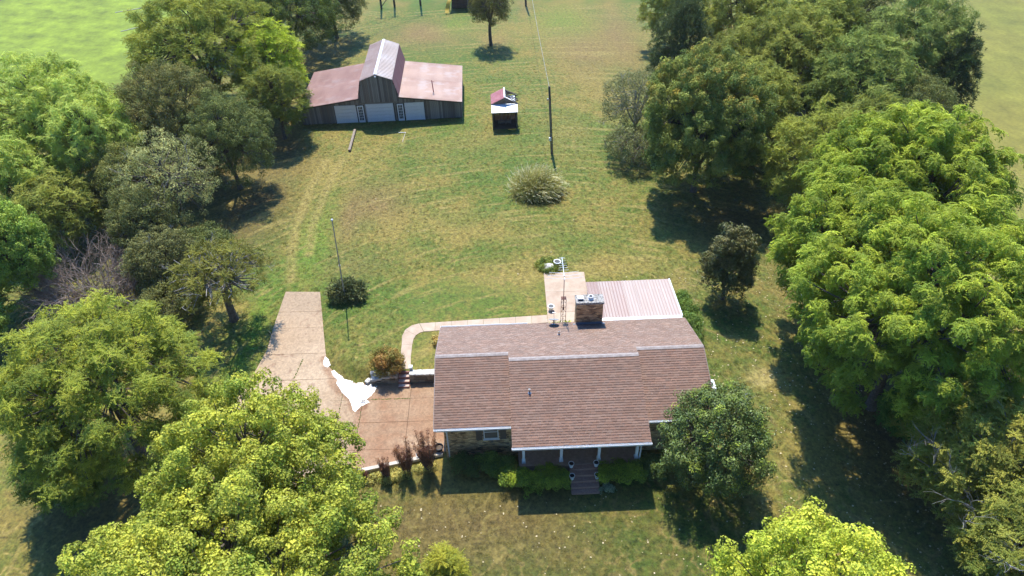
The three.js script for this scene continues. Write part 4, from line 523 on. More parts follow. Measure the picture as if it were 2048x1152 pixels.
// ---------- poles and wires ----------
{
  const f = thing('flagpole', 'tall thin grey flagpole rising from the round lawn bush', 'flagpole', [-13.17, 0, -41.05]), top = V3(0.45, 7.7, 0); top.x = 0.42;
  part('pole', [tube(V3(0, 0, 0), V3(0.2, 3.6, 0), 0.055, 0.05, 10), tube(V3(0.2, 3.6, 0), top, 0.045, 0.032, 10)], plain(0.30, 0.31, 0.32, 0.45, { metalness: 0.3 }), f); part('finial', new THREE.SphereGeometry(0.09, 12, 8).translate(top.x, top.y + 0.06, 0), M.whiteMetal, f); part('cleat', box(0.05, 0.18, 0.08, 0.07, 1.3, 0.03), M.steel, f); part('collar', new THREE.CylinderGeometry(0.07, 0.07, 0.12, 10).translate(0.2, 3.6, 0), M.steel, f);
  const u = thing('utility_pole', 'leaning wooden utility pole above the ornamental grass', 'utility pole', [4.62, 0, -64.0]); part('pole', tube(V3(0, 0, 0), V3(-0.36, 7.35, 0), 0.15, 0.11, 10), M.pole, u); part('meter_box', box(0.24, 0.34, 0.16, -0.22, 1.75, 0.17), M.white, u); part('conduit', tube(V3(0.02, 0, 0.14), V3(-0.3, 6.1, 0.14), 0.03, 0.03, 6), M.steel, u); part('insulator', [box(0.12, 0.2, 0.12, -0.5, 6.0, 0.05), tube(V3(-0.5, 6.05, 0.05), V3(-0.3, 6.05, 0.02), 0.03, 0.03, 5)], M.steel, u);
  const f2 = thing('utility_pole', 'dark pole at the top edge where the thin yard wire ends', 'utility pole', [3.6, 0, -112.3]); part('pole', tube(V3(0, 0, 0), V3(-0.25, 8.4, 0), 0.16, 0.12, 8), M.pole, f2); part('insulator', box(0.14, 0.2, 0.14, -0.1, 8.0, 0.12), M.steel, f2);
  const posts = [[-19.55, -113.4, 'black pole left of two others behind the barn, with a slanting brace'], [-17.5, -114, 'black pole in the middle of three behind the barn'], [-13.35, -114.3, 'black pole rightmost of three behind the barn']];
  posts.forEach(([x, z, label], i) => { const o = thing('power_pole', label, 'pole', [x, 0, z], 0, 'dark poles beyond the barn'); part('pole', tube(V3(0, 0, 0), V3(0, 9.5, 0), 0.17, 0.13, 8), M.pole, o); part('crossarm', box(1.6, 0.14, 0.14, 0, 8.9, 0.1), M.pole, o); if (!i) part('brace', tube(V3(2.0, 2.4, 0), V3(0.1, 0.3, 0), 0.06, 0.06, 5), M.pole, o); });
  const wire = (a, b, sag, r, label, dark) => { const pts = []; for (let i = 0; i <= 24; i++) { const t = i / 24; pts.push(V3(lerp(a[0], b[0], t), lerp(a[1], b[1], t) - sag * 4 * t * (1 - t), lerp(a[2], b[2], t))); } const m = part('power_line', new THREE.TubeGeometry(new THREE.CatmullRomCurve3(pts), 48, r, 5), dark ? M.dark : plain(0.32, 0.31, 0.28, 0.6), scene); m.userData = { label, category: 'cable' }; return m; };
  wire([4.28, 7.2, -64.0], [3.4, 8.3, -112.2], 0.7, 0.018, 'thin pale wire from the leaning yard pole to the top edge');
  wire([-19.55, 9.0, -113.3], [-46, 9.5, -84], 0.8, 0.045, 'uppermost of three pale wires crossing above the barn trees'); wire([-17.5, 9.0, -113.9], [-44, 8.6, -80], 0.8, 0.045, 'middle of three pale wires crossing above the barn trees'); wire([-13.35, 9.0, -114.2], [-42, 7.6, -76], 0.9, 0.045, 'lowest of three pale wires crossing above the barn trees');
}
// ---------- leaves ----------
// a spray is a small twig of leaves about the origin, its upper side along +y; sizes in metres
function leafGeo(list) {       // [x, y, z, dirx, diry, dirz, length, width, roll]
  const pos = [], nor = [], idx = []; const d = V3(), s = V3(), n = V3(), up = V3(0, 1, 0);
  for (const [x, y, z, dx, dy, dz, L, W, roll] of list) {
    d.set(dx, dy, dz).normalize(); s.copy(d).cross(up); if (s.length() < 0.05) s.set(1, 0, 0); s.normalize(); s.applyAxisAngle(d, roll); n.copy(s).cross(d).normalize();
    const b = pos.length / 3, f = W * 0.16; const P = (a, c, h) => { pos.push(x + d.x * a + s.x * c + n.x * h, y + d.y * a + s.y * c + n.y * h, z + d.z * a + s.z * c + n.z * h); nor.push(n.x, n.y, n.z); };
    P(0, 0, 0); P(L * 0.42, W / 2, f); P(L, 0, -f * 0.6); P(L * 0.42, -W / 2, f); idx.push(b, b + 1, b + 2, b, b + 2, b + 3);
  }
  const g = new THREE.BufferGeometry(); g.setAttribute('position', new THREE.Float32BufferAttribute(pos, 3)); g.setIndex(idx); return g.toNonIndexed(), (() => { const h = g.toNonIndexed(); h.computeVertexNormals(); return h; })();
}
function sprayRound(seed, n, R, L, flat = 0.6, ratio = 0.75) { const r = rng(seed), l = []; for (let i = 0; i < n; i++) { const a = i * 2.39996 + r() * 1.2, ph = Math.sqrt((i + r()) / n) * 1.45, x = Math.cos(a) * Math.sin(ph) * R, z = Math.sin(a) * Math.sin(ph) * R, y = Math.cos(ph) * R * flat - R * flat * 0.3, k = L * (0.7 + r() * 0.6), b = a + (r() - 0.5) * 1.8; l.push([x * 0.8, y, z * 0.8, Math.cos(b), 0.35 - ph * 0.8 - r() * 0.5, Math.sin(b), k, k * ratio, (r() - 0.5) * 1.5]); } return leafGeo(l); }
function sprayFrond(seed, fronds, R, pairs, L, droop, ratio = 0.4) { const r = rng(seed), l = []; for (let f = 0; f < fronds; f++) { const a = f / fronds * 6.283 + (r() - 0.5) * 0.7, len = R * (0.7 + r() * 0.5), rise = 0.35 + r() * 0.4; for (let i = 0; i < pairs; i++) { const t = (i + 0.8) / pairs, x = Math.cos(a) * len * t, z = Math.sin(a) * len * t, y = len * (rise * t - droop * t * t); for (const s of [-1, 1]) { const b = a + s * (1.0 - 0.45 * t) + (r() - 0.5) * 0.3; l.push([x, y, z, Math.cos(b), -0.15 - droop * 0.45 * t - r() * 0.2, Math.sin(b), L * (1 - 0.25 * t), L * ratio, s * 0.35 + (r() - 0.5) * 0.4]); } } } return leafGeo(l); }
function sprayTuft(seed, n, R, W) { const r = rng(seed), l = []; for (let i = 0; i < n; i++) { const a = r() * 6.283, e = r(); l.push([Math.cos(a) * R * 0.25 * e, r() * R * 0.2, Math.sin(a) * R * 0.25 * e, Math.cos(a) * (0.3 + e), 1.1 - e * 0.8, Math.sin(a) * (0.3 + e), R * (0.6 + r() * 0.5), W, r() * 3]); } return leafGeo(l); }
const SPRAY = {
  maple: sprayRound(1, 30, 0.25, 0.115, 1.2, 0.85), fine: sprayFrond(2, 6, 0.33, 5, 0.095, 0.5, 0.6), ash: sprayFrond(3, 7, 0.40, 5, 0.155, 0.8, 0.42), small: sprayRound(4, 24, 0.25, 0.10, 1.0, 0.65), glossy: sprayRound(5, 16, 0.22, 0.16, 1.1, 0.5), cedar: sprayTuft(6, 16, 0.36, 0.05), shrub: sprayRound(7, 18, 0.15, 0.085, 1.0, 0.65), feather: sprayFrond(8, 6, 0.35, 5, 0.105, 0.25, 0.55), pale: sprayRound(9, 15, 0.28, 0.11, 0.9, 0.6), spike: sprayTuft(10, 9, 0.2, 0.05),
};
const leafMat = (rough, tr) => new THREE.MeshPhysicalMaterial({ color: 0xffffff, roughness: rough, transmission: tr, thickness: 0, side: THREE.DoubleSide, specularIntensity: 0.5 });
const LEAF = leafMat(0.95, 0.3), LEAFDULL = leafMat(0.95, 0.25), LEAFGLOSS = leafMat(0.42, 0.0);
const Q = new THREE.Quaternion(), Q2 = new THREE.Quaternion(), UP = V3(0, 1, 0), ZERO = V3();
// leaves for a list of clumps [x, y, z, radius, flatness, tint]
function foliage(parent, name, clumps, { spray, mat = LEAF, colors, density, size = 1, seed, cover = [-0.45, 1], jitter = 0.5, upBias = 0.55, centre }) {
  const r = rng(seed), list = [], c = new THREE.Color(), m = new THREE.Matrix4(), n = V3(), p = V3(), s = V3(), t = V3();
  for (const [cx, cy, cz, R, flat, tint] of clumps) {
    const cnt = Math.max(3, Math.round(density * R * R * (0.6 + r() * 0.8)));
    const out = V3(cx - centre[0], (cy - centre[1]) * 0.7, cz - centre[2]); const stretch = 0.3 + r() * 1.1, ol = out.length(); out.multiplyScalar(ol > 0.01 ? 1 / ol : 0);
    for (let i = 0; i < cnt; i++) {
      n.set(r() * 2 - 1, r() * 2 - 1, r() * 2 - 1); if (n.lengthSq() > 1 || n.lengthSq() < 0.01) { i--; continue; } n.normalize();
      if (n.dot(out) < -0.35 || n.y < cover[0] - r() * 0.4) { if (r() < 0.85) { i -= 0.75; continue; } }
      const d = R * (0.5 + 0.64 * Math.pow(r(), 0.6)); p.set(cx + n.x * d, cy + n.y * d * flat, cz + n.z * d).addScaledVector(out, R * (stretch * r() - 0.3)).addScaledVector(UP, R * 0.35 * r());
      t.copy(n).addScaledVector(UP, upBias).add(s.set(r() - 0.5, r() - 0.5, r() - 0.5).multiplyScalar(jitter * 2)).normalize(); Q.setFromUnitVectors(UP, t); Q2.setFromAxisAngle(UP, r() * 6.283); Q.multiply(Q2);
      const k = size * (0.7 + r() * 0.65); m.compose(p, Q, s.set(k, k, k)); const q = 0.72 + r() * 0.56, w = clamp(tint + (r() - 0.5) * 0.55, 0, 1), a = colors[0], b = colors[1];
      list.push([m.clone(), lerp(a[0], b[0], w) * q, lerp(a[1], b[1], w) * q, lerp(a[2], b[2], w) * q]);
    }
  }
  const im = new THREE.InstancedMesh(SPRAY[spray], mat, list.length); list.forEach((e, i) => { im.setMatrixAt(i, e[0]); im.setColorAt(i, c.setRGB(e[1] * 2.35, e[2] * 2.15, e[3] * 1.4)); });
  im.name = name; im.userData.kind = 'stuff'; parent.add(shade(im)); LEAVES += list.length; return im;
}
let LEAVES = 0;
// bare twigs, branching
function twigs(out, p, d, len, r0, depth, rnd, lift = 0.1) {
  const e = p.clone().addScaledVector(d, len), bend = V3(rnd() - 0.5, rnd() - 0.3, rnd() - 0.5).multiplyScalar(len * 0.16);
  out.push(tube(p, e, r0, r0 * 0.6, depth > 1 ? 6 : 4, bend)); if (!depth) return;
  const n = 2 + (rnd() < 0.55 ? 1 : 0); for (let i = 0; i < n; i++) { const q = d.clone().add(V3(rnd() - 0.5, (rnd() - 0.5) * 0.8 + lift, rnd() - 0.5).multiplyScalar(1.5)).normalize(); twigs(out, p.clone().lerp(e, i ? 0.45 + rnd() * 0.5 : 1), q, len * (0.6 + rnd() * 0.25), r0 * 0.58, depth - 1, rnd, lift); }
}
const CROWNS = {
  maple: { spray: 'maple', density: 58, colors: [[0.070, 0.118, 0.018], [0.262, 0.272, 0.048]], clump: 0.09, n: 1.2, flat: 0.85, jitter: 0.6 },
  mapleDark: { spray: 'maple', density: 64, colors: [[0.055, 0.095, 0.030], [0.165, 0.18, 0.05]], clump: 0.09, n: 1.2, flat: 0.9, mat: LEAFDULL, jitter: 0.6 },
  ash: { spray: 'ash', density: 40, colors: [[0.080, 0.128, 0.016], [0.20, 0.24, 0.030]], clump: 0.095, n: 1.1, flat: 0.85, upBias: 0.8, jitter: 0.5 },
  locust: { spray: 'feather', density: 48, colors: [[0.055, 0.09, 0.016], [0.205, 0.225, 0.03]], clump: 0.09, n: 1.05, flat: 0.5, upBias: 1.3, jitter: 0.5 },
  olive: { spray: 'feather', density: 48, colors: [[0.09, 0.118, 0.03], [0.19, 0.205, 0.048]], clump: 0.095, n: 1.15, flat: 0.65, upBias: 0.8, jitter: 0.6, mat: LEAFDULL },
  walnut: { spray: 'fine', density: 56, colors: [[0.14, 0.20, 0.05], [0.28, 0.33, 0.095]], clump: 0.09, n: 1.15, flat: 0.8, upBias: 0.7, jitter: 0.6 },
  dark: { spray: 'small', density: 60, colors: [[0.048, 0.066, 0.028], [0.115, 0.13, 0.046]], clump: 0.09, n: 1.15, flat: 0.75, mat: LEAFDULL, jitter: 0.6 },
  sparse: { spray: 'pale', density: 26, colors: [[0.09, 0.11, 0.05], [0.27, 0.28, 0.15]], clump: 0.10, n: 0.9, flat: 0.7 },
  cedar: { spray: 'cedar', density: 56, colors: [[0.026, 0.046, 0.022], [0.060, 0.080, 0.036]], clump: 0.12, n: 1.2, flat: 0.9, mat: LEAFDULL },
  magnolia: { spray: 'glossy', density: 80, colors: [[0.026, 0.042, 0.015], [0.082, 0.075, 0.032]], clump: 0.19, n: 1.7, flat: 0.9, mat: LEAFGLOSS },
  holly: { spray: 'small', density: 66, colors: [[0.028, 0.052, 0.022], [0.075, 0.10, 0.03]], clump: 0.11, n: 1.2, flat: 0.85, mat: LEAFGLOSS },
};
function tree(name, label, category, kind, x, z, R, bot, top, o = {}) {
  const K = { ...CROWNS[kind], ...o }, r = rng(Math.round(x * 131 + z * 17 + R * 7 + 5000)), y0 = gy(x, z), t = thing(name, label, category, [x, y0, z], 0, o.group);
  R *= 0.93; const V = (top - bot) / 2 * 0.96, hc = (top + bot) / 2, sx = o.shift?.[0] ?? 0, sz = o.shift?.[1] ?? 0, clumps = [], n = Math.round(34 * K.n * (0.7 + 0.3 * V / R) * (0.55 / (K.clump * 2)) ** 2 * (o.many ?? 1)), rc = K.clump * R * (o.clumpScale ?? 1), cone = o.cone ?? 0;
  for (let i = 0; i < n; i++) {
    const g = (i + 0.5) / n, ey = 1 - 1.62 * g, a = i * 2.39996 + r() * 0.5, er = Math.sqrt(Math.max(0, 1 - ey * ey)), lumpy = 1 + 0.5 * noise(Math.cos(a) * er * 2.1 + x, ey * 2.3 + Math.sin(a) * er * 2.1 + z) + 0.25 * noise(Math.cos(a) * er * 4.5 + z, ey * 4.2 + Math.sin(a) * er * 4.5), f = (r() < 0.2 ? 0.4 + r() * 0.3 : 0.76 + r() * 0.22) * clamp(lumpy, 0.66, 1.12), taper = 1 - cone * (ey * 0.5 + 0.5);
    const cr = rc * (0.7 + r() * 0.6) * (1 - cone * 0.3); clumps.push([sx + Math.cos(a) * er * (R - cr * 0.5) * f * taper * 1.08, hc + ey * (V - cr * 0.45) * f * 1.06, sz + Math.sin(a) * er * (R - cr * 0.5) * f * taper * 1.08, cr, K.flat, clamp(0.15 + r() * 0.55 + 0.2 * ey, 0, 1)]);
  }
  const bare = o.bare ?? 0, keep = clumps.filter((c) => r() >= bare);
  foliage(t, 'crown', keep, { spray: K.spray, mat: K.mat ?? LEAF, colors: o.colors ?? K.colors, density: K.density * (o.dense ?? 1), size: (K.size ?? 1) * (o.leaf ?? 1), seed: Math.round(Math.abs(x * 91 + z * 37)) + 1, jitter: K.jitter ?? 0.5, upBias: K.upBias ?? 0.55, centre: [sx, hc, sz] });
  if (o.second) foliage(t, 'crown', clumps.filter((c, i) => i % o.second.every === 0 && c[1] > hc + V * (o.second.above ?? -9)).map((c) => [c[0] * 1.03, c[1] + 0.15, c[2] * 1.03, c[3] * 0.8, c[4], r()]), { spray: K.spray, mat: LEAF, colors: o.second.colors, density: K.density * 0.55, size: K.size ?? 1, seed: 17, upBias: 0.8, centre: [sx, hc, sz] });
  const bark = o.bark ?? M.trunk, tr = o.trunkR ?? 0.05 + R * 0.042, fork = Math.max(0.5, bot + (hc - bot) * (o.fork ?? 0.35)), g = [], lean = V3(sx * 0.35 + (r() - 0.5) * 0.3, fork, sz * 0.35 + (r() - 0.5) * 0.3);
  g.push(tube(V3(0, -0.15, 0), V3(0, 0.25, 0), tr * 1.5, tr * 1.05, 9), tube(V3(0, 0.25, 0), lean, tr * 1.05, tr * 0.8, 9, V3((r() - 0.5) * 0.2, 0, (r() - 0.5) * 0.2)));
  part('trunk', g, bark, t); const limbs = [];
  const mains = 5; const nodes = [];
  for (let i = 0; i < mains; i++) { const a = i / mains * 6.283 + r(), e = V3(sx + Math.cos(a) * R * 0.42, lerp(fork, top, 0.45 + r() * 0.2), sz + Math.sin(a) * R * 0.42); limbs.push(tube(lean.clone().setY(lean.y - 0.1), e, tr * 0.62, tr * 0.3, 7, V3((r() - 0.5) * 0.4, -0.15, (r() - 0.5) * 0.4))); nodes.push(e); }
  nodes.push(V3(sx, lerp(fork, top, 0.72), sz)); limbs.push(tube(lean.clone().setY(lean.y - 0.1), nodes[mains], tr * 0.7, tr * 0.3, 7));
  for (const [ci, c] of clumps.entries()) { if (ci % (o.limbEvery ?? 3)) continue; const p = V3(c[0], c[1] - c[3] * 0.15, c[2]); let b = nodes[0]; for (const q of nodes) if (q.distanceTo(p) < b.distanceTo(p)) b = q; limbs.push(tube(b.clone().lerp(lean, r() * 0.3), p, tr * 0.24, tr * 0.07, 5, V3((r() - 0.5) * 0.4, (r() - 0.6) * 0.5, (r() - 0.5) * 0.4))); }
  part('limbs', limbs, o.limbBark ?? bark, t);
  if (o.dead) { const dead = []; for (let i = 0; i < o.dead; i++) { const c = o.deadAt ? V3(o.deadAt[0] + (r() - 0.5) * o.deadAt[3], o.deadAt[1] + (r() - 0.5) * 1.2, o.deadAt[2] + (r() - 0.5) * o.deadAt[3]) : V3(...clumps[(r() * clumps.length) | 0].slice(0, 3)), b = c.clone().sub(V3(sx, hc - V * 0.5, sz)).normalize(); twigs(dead, c, b.multiplyScalar(0.5).add(V3(r() - 0.5, r() * 0.6 - 0.1, r() - 0.5)).normalize(), (o.deadLen ?? R * 0.17) * (0.6 + r() * 0.7), 0.028 * (o.deadLen ? 1.6 : 1), 3, r); } part('bare_branches', dead, M.paleBark, t); }
  return t;
}
// ---------- the trees ----------
const T = tree;
T('maple_tree', 'yellow green maple in the lower left whose top reaches the driveway', 'tree', 'maple', -13.3, -20.9, 5.0, 1.2, 11.9);
T('maple_tree', 'big yellow green maple filling the bottom left of the picture', 'tree', 'maple', -12.5, -13.9, 7.6, 1.0, 11.9, { many: 1.2, clumpScale: 0.85 });
T('maple_tree', 'bright yellow green maple cut by the bottom edge at the right', 'tree', 'maple', 11.9, -12.6, 4.2, 1, 12, { colors: [[0.135, 0.185, 0.022], [0.30, 0.32, 0.05]] });
T('locust_tree', 'broad layered locust at the left edge beside the maples', 'tree', 'locust', -23.5, -26.8, 5.7, 1.6, 12.6, { many: 1.15 });
T('locust_tree', 'smaller shaded locust at the left edge in front of the layered one', 'tree', 'locust', -26.6, -25.0, 2.5, 0.3, 5.4, { colors: [[0.045, 0.08, 0.016], [0.14, 0.165, 0.028]], many: 1.2 });
T('ash_tree', 'large bright green ash, nearest of the trees right of the house', 'tree', 'ash', 23.7, -29.6, 7.1, 2.2, 15.0, { many: 1.55, clumpScale: 0.9 });
T('ash_tree', 'bright green ash behind the nearest one at the right edge', 'tree', 'ash', 28.9, -42.2, 7.0, 2.5, 13.6, { many: 1.45, clumpScale: 0.92 });
T('ash_tree', 'bright green ash whose left side overhangs the right lawn', 'tree', 'ash', 22.9, -36.2, 4.6, 2.6, 12.4, { shift: [-0.5, -0.8] });
T('maple_tree', 'dark dense maple with yellowing top right of the utility pole', 'tree', 'mapleDark', 17.6, -55.8, 5.8, 0.3, 13.1, { many: 1.25, second: { every: 2, above: 0.45, colors: [[0.13, 0.13, 0.03], [0.26, 0.20, 0.05]] } });
T('cedar_tree', 'dark cedar at the top left corner of the right hand wood', 'tree', 'cedar', 19.9, -75.6, 4.2, 0.3, 11.8, { cone: 0.35 });
T('cedar_tree', 'dark cedar beside the tan field at the wood edge', 'tree', 'cedar', 45.1, -65.4, 2.9, 0.2, 11, { cone: 0.4, dead: 4 });
T('hackberry_tree', 'olive green tree at the top middle of the right hand wood', 'tree', 'olive', 29.7, -69.4, 5.7, 1, 12.4, { many: 1.2 });
T('hackberry_tree', 'olive green tree in the centre of the right hand wood', 'tree', 'olive', 34.2, -62.8, 5.0, 1, 12, { many: 1.2, colors: [[0.075, 0.112, 0.032], [0.155, 0.19, 0.052]] });
T('hackberry_tree', 'grey green tree at the top right of the right hand wood', 'tree', 'olive', 42.4, -69.5, 5.4, 1, 13.4, { many: 1.2, colors: [[0.07, 0.105, 0.032], [0.145, 0.18, 0.055]], dead: 5 });
T('hackberry_tree', 'drooping olive green tree behind the bright ash trees', 'tree', 'olive', 26.4, -50.6, 4.7, 0.4, 10.3, { many: 1.25, colors: [[0.08, 0.115, 0.024], [0.19, 0.205, 0.04]] });
T('hackberry_tree', 'olive tree at the top edge above the dark cedar', 'tree', 'olive', 30.2, -86.5, 5.0, 0.6, 11);
T('hackberry_tree', 'dark tree at the top edge near the tan field', 'tree', 'dark', 41, -83, 6.0, 0.6, 12);
T('hackberry_tree', 'shaded tree between the olive trees and the tan field', 'tree', 'dark', 38.8, -59.6, 4.0, 0.3, 9, { many: 1.1 });
T('hackberry_tree', 'tree at the top edge between the cedar and the olive trees', 'tree', 'olive', 22.5, -92, 4.5, 0.6, 11);
T('hackberry_tree', 'olive tree beside the dark maple on its right', 'tree', 'olive', 23.6, -60.5, 4.2, 0.4, 10.4, { many: 1.2 });
T('hackberry_tree', 'olive tree standing behind the dark maple', 'tree', 'olive', 24.6, -68.5, 4.6, 0.5, 11.2, { many: 1.2, colors: [[0.06, 0.085, 0.02], [0.15, 0.16, 0.034]] });
T('hackberry_tree', 'dull green tree behind the middle of the bright ash trees', 'tree', 'olive', 32.6, -54.6, 4.4, 0.4, 9.6, { many: 1.2, colors: [[0.075, 0.11, 0.03], [0.165, 0.185, 0.045]] });
T('hackberry_tree', 'dull green tree at the top edge of the wood near its middle', 'tree', 'olive', 35.8, -77.5, 5.2, 0.5, 12.2, { many: 1.2, colors: [[0.075, 0.11, 0.03], [0.165, 0.185, 0.045]] });
T('scrub_tree', 'grey green half bare tree left of the dark maple', 'tree', 'sparse', 13.7, -66.4, 3.7, 0.6, 7.8, { many: 1.5, dense: 1.2, colors: [[0.06, 0.075, 0.042], [0.14, 0.15, 0.085]], dead: 10, bark: M.paleBark });
T('scrub_tree', 'pale leaning scrub with bare branches beside the dark maple', 'shrub', 'sparse', 12.7, -61.6, 2.8, 0.3, 3.8, { many: 1.4, colors: [[0.06, 0.08, 0.04], [0.15, 0.16, 0.085]], dead: 14, bark: M.deadwood, dense: 1.1 });
T('locust_tree', 'thin locust with bare white branches in the lower right corner', 'tree', 'locust', 25.2, -21.8, 4.0, 0.8, 9.3, { colors: [[0.07, 0.095, 0.02], [0.20, 0.20, 0.045]], dead: 6, deadLen: 1.3, deadAt: [-3.2, 5.2, 0.6, 2.6], dense: 0.8, bark: M.paleBark, many: 1.5 });
T('locust_tree', 'thin locust at the bottom right edge below the orange earth', 'tree', 'locust', 26.0, -16.8, 4.2, 0.6, 8.4, { colors: [[0.06, 0.09, 0.02], [0.18, 0.185, 0.04]], dead: 6, deadLen: 1.2, dense: 0.85, many: 1.4, deadAt: [-3.4, 4.8, -0.6, 2.4] });
T('undergrowth_shrub', 'dark green undergrowth below the nearest ash', 'shrub', 'ash', 25.6, -27.6, 2.2, 0.1, 3.4, { colors: [[0.035, 0.085, 0.018], [0.08, 0.13, 0.025]], clumpScale: 1.3 });
T('undergrowth_shrub', 'dim brush between the nearest ash and the thin locust', 'shrub', 'dark', 26.4, -24.6, 2.4, 0.1, 2.8, { clumpScale: 1.3, dead: 4 });
T('undergrowth_shrub', 'dim brush at the foot of the olive trees', 'shrub', 'dark', 24.4, -46.8, 2.4, 0.1, 3.0, { clumpScale: 1.3 });
T('walnut_tree', 'light green walnut at the upper left edge by the hayfield', 'tree', 'walnut', -42.8, -60.3, 6.2, 0.8, 12.6, { many: 1.3 });
T('walnut_tree', 'light green walnut right of the one at the left edge', 'tree', 'walnut', -37.2, -56.6, 4.2, 0.8, 11.1, { many: 1.2 });
T('walnut_tree', 'light green walnut at the left edge below the others', 'tree', 'walnut', -44.0, -52, 4.5, 0.8, 10, { many: 1.1 });
T('locust_tree', 'tall olive yellow locust left of the barn', 'tree', 'locust', -33.3, -76.4, 8.2, 1.0, 14, { many: 1.3, colors: [[0.075, 0.11, 0.02], [0.19, 0.205, 0.035]], clumpScale: 0.9 });
T('locust_tree', 'glowing yellow green locust close by the left barn roof', 'tree', 'locust', -26.1, -75.4, 3.7, 0.6, 10.6, { colors: [[0.13, 0.19, 0.02], [0.29, 0.34, 0.035]], many: 1.2 });
T('hackberry_tree', 'dark olive tree in front of the tall locust', 'tree', 'dark', -32.2, -61.4, 4.8, 0.6, 11.8, { many: 1.25, colors: [[0.06, 0.072, 0.03], [0.135, 0.132, 0.048]] });
T('hackberry_tree', 'dark green tree shading the lawn below the barn', 'tree', 'dark', -26.6, -58.9, 4.5, 0.2, 9.6, { many: 1.25, colors: [[0.05, 0.074, 0.028], [0.118, 0.138, 0.048]] });
T('locust_tree', 'drooping olive locust at the front corner of the barn', 'tree', 'locust', -24.6, -69.2, 3.4, 0.6, 8.4, { colors: [[0.06, 0.095, 0.018], [0.16, 0.17, 0.03]] });
T('pale_tree', 'pale leaved open tree with dark limbs amid the left trees', 'tree', 'sparse', -29.2, -51.4, 4.4, 1.0, 9.4, { dead: 12, bare: 0.18, many: 1.3, dense: 1.05 });
T('dark_tree', 'dark wood edge tree behind the barn under the wires', 'tree', 'dark', -28.2, -91.6, 6.5, 0.3, 11.6, { many: 1.2, colors: [[0.03, 0.055, 0.02], [0.085, 0.12, 0.03]], second: { every: 5, colors: [[0.13, 0.17, 0.03], [0.22, 0.24, 0.04]] } });
T('dark_tree', 'dark tree at the top edge behind the barn', 'tree', 'dark', -24.4, -100.5, 5.0, 0.3, 10.5, { many: 1.1 });
T('dark_tree', 'dark tree at the top edge left of the wires', 'tree', 'dark', -36, -97, 6, 0.3, 11.5, { many: 1.1 });
T('box_elder_tree', 'fresh green tree at the left edge above the dead brush', 'tree', 'maple', -38.0, -42.6, 2.8, 0.4, 9.3, { colors: [[0.09, 0.155, 0.03], [0.20, 0.26, 0.06]], clumpScale: 1.1 });
T('box_elder_tree', 'fresh green tree low at the left edge behind the locust', 'tree', 'maple', -39.2, -37.2, 2.6, 0.4, 5.8, { colors: [[0.08, 0.14, 0.03], [0.18, 0.24, 0.06]], clumpScale: 1.1 });
T('scrub_tree', 'grey green scrub tree behind the dead brush', 'shrub', 'dark', -30.6, -48.2, 2.9, 0.2, 6.6, { colors: [[0.055, 0.075, 0.03], [0.13, 0.14, 0.055]], dead: 5, many: 1.2 });
T('scrub_tree', 'grey green scrub between the dead brush and the gnarled tree', 'shrub', 'dark', -27.6, -43.6, 2.9, 0.2, 5.2, { colors: [[0.05, 0.062, 0.03], [0.115, 0.12, 0.05]], dead: 6, many: 1.2 });
T('scrub_tree', 'olive brush at the foot of the gnarled tree on its left', 'shrub', 'dark', -26.2, -40.4, 2.6, 0.1, 3.0, { colors: [[0.055, 0.07, 0.03], [0.12, 0.125, 0.045]], dead: 4, many: 1.1 });
T('scrub_tree', 'olive scrub tree between the light green walnuts and the dead brush', 'tree', 'olive', -38.6, -49.8, 3.3, 0.3, 7.0, { many: 1.1 });
T('scrub_tree', 'dull green scrub tree left of the pale leaved tree', 'tree', 'dark', -34.0, -53.0, 3.2, 0.3, 7.8, { colors: [[0.065, 0.085, 0.03], [0.15, 0.16, 0.055]], many: 1.1 });
T('scrub_tree', 'low brush under the pale leaved tree', 'shrub', 'dark', -25.6, -46.4, 2.4, 0.1, 3.6, { colors: [[0.045, 0.065, 0.026], [0.10, 0.12, 0.04]], many: 1.1 });
T('gnarled_tree', 'gnarled half dead tree casting a branching shadow by the driveway', 'tree', 'olive', -21.6, -39.6, 3.5, 2.7, 6.4, { dead: 16, dense: 0.6, bare: 0.55, limbEvery: 2, bark: M.trunk, limbBark: M.paleBark, colors: [[0.06, 0.072, 0.018], [0.14, 0.14, 0.03]], trunkR: 0.3, fork: 0.2, many: 1.2 });
T('yard_tree', 'lone tree with two dark stems near the far cabin', 'tree', 'dark', -1.9, -95.6, 2.8, 1.9, 8.6, { dense: 0.8, colors: [[0.04, 0.058, 0.022], [0.12, 0.11, 0.04]], trunkR: 0.24 });
T('magnolia_tree', 'dark glossy magnolia on the right lawn behind the house', 'tree', 'magnolia', 16.4, -40.2, 2.15, 0.3, 6.7, { cone: 0.3, many: 1.1 });
T('holly_tree', 'big dark evergreen bush at the front right corner of the house', 'shrub', 'holly', 11.6, -24.7, 3.2, 0.0, 6.8, { many: 1.3, dead: 3, shift: [0.1, 0], second: { every: 6, colors: [[0.09, 0.13, 0.025], [0.19, 0.24, 0.045]] } });
T('young_tree', 'small feathery yellow green tree at the bottom edge', 'tree', 'locust', -3.9, -17.7, 1.75, 0.1, 4.5, { colors: [[0.10, 0.125, 0.018], [0.22, 0.215, 0.03]], clumpScale: 1.7, dense: 0.9, leaf: 0.75, cone: 0.6, bare: 0.45 });
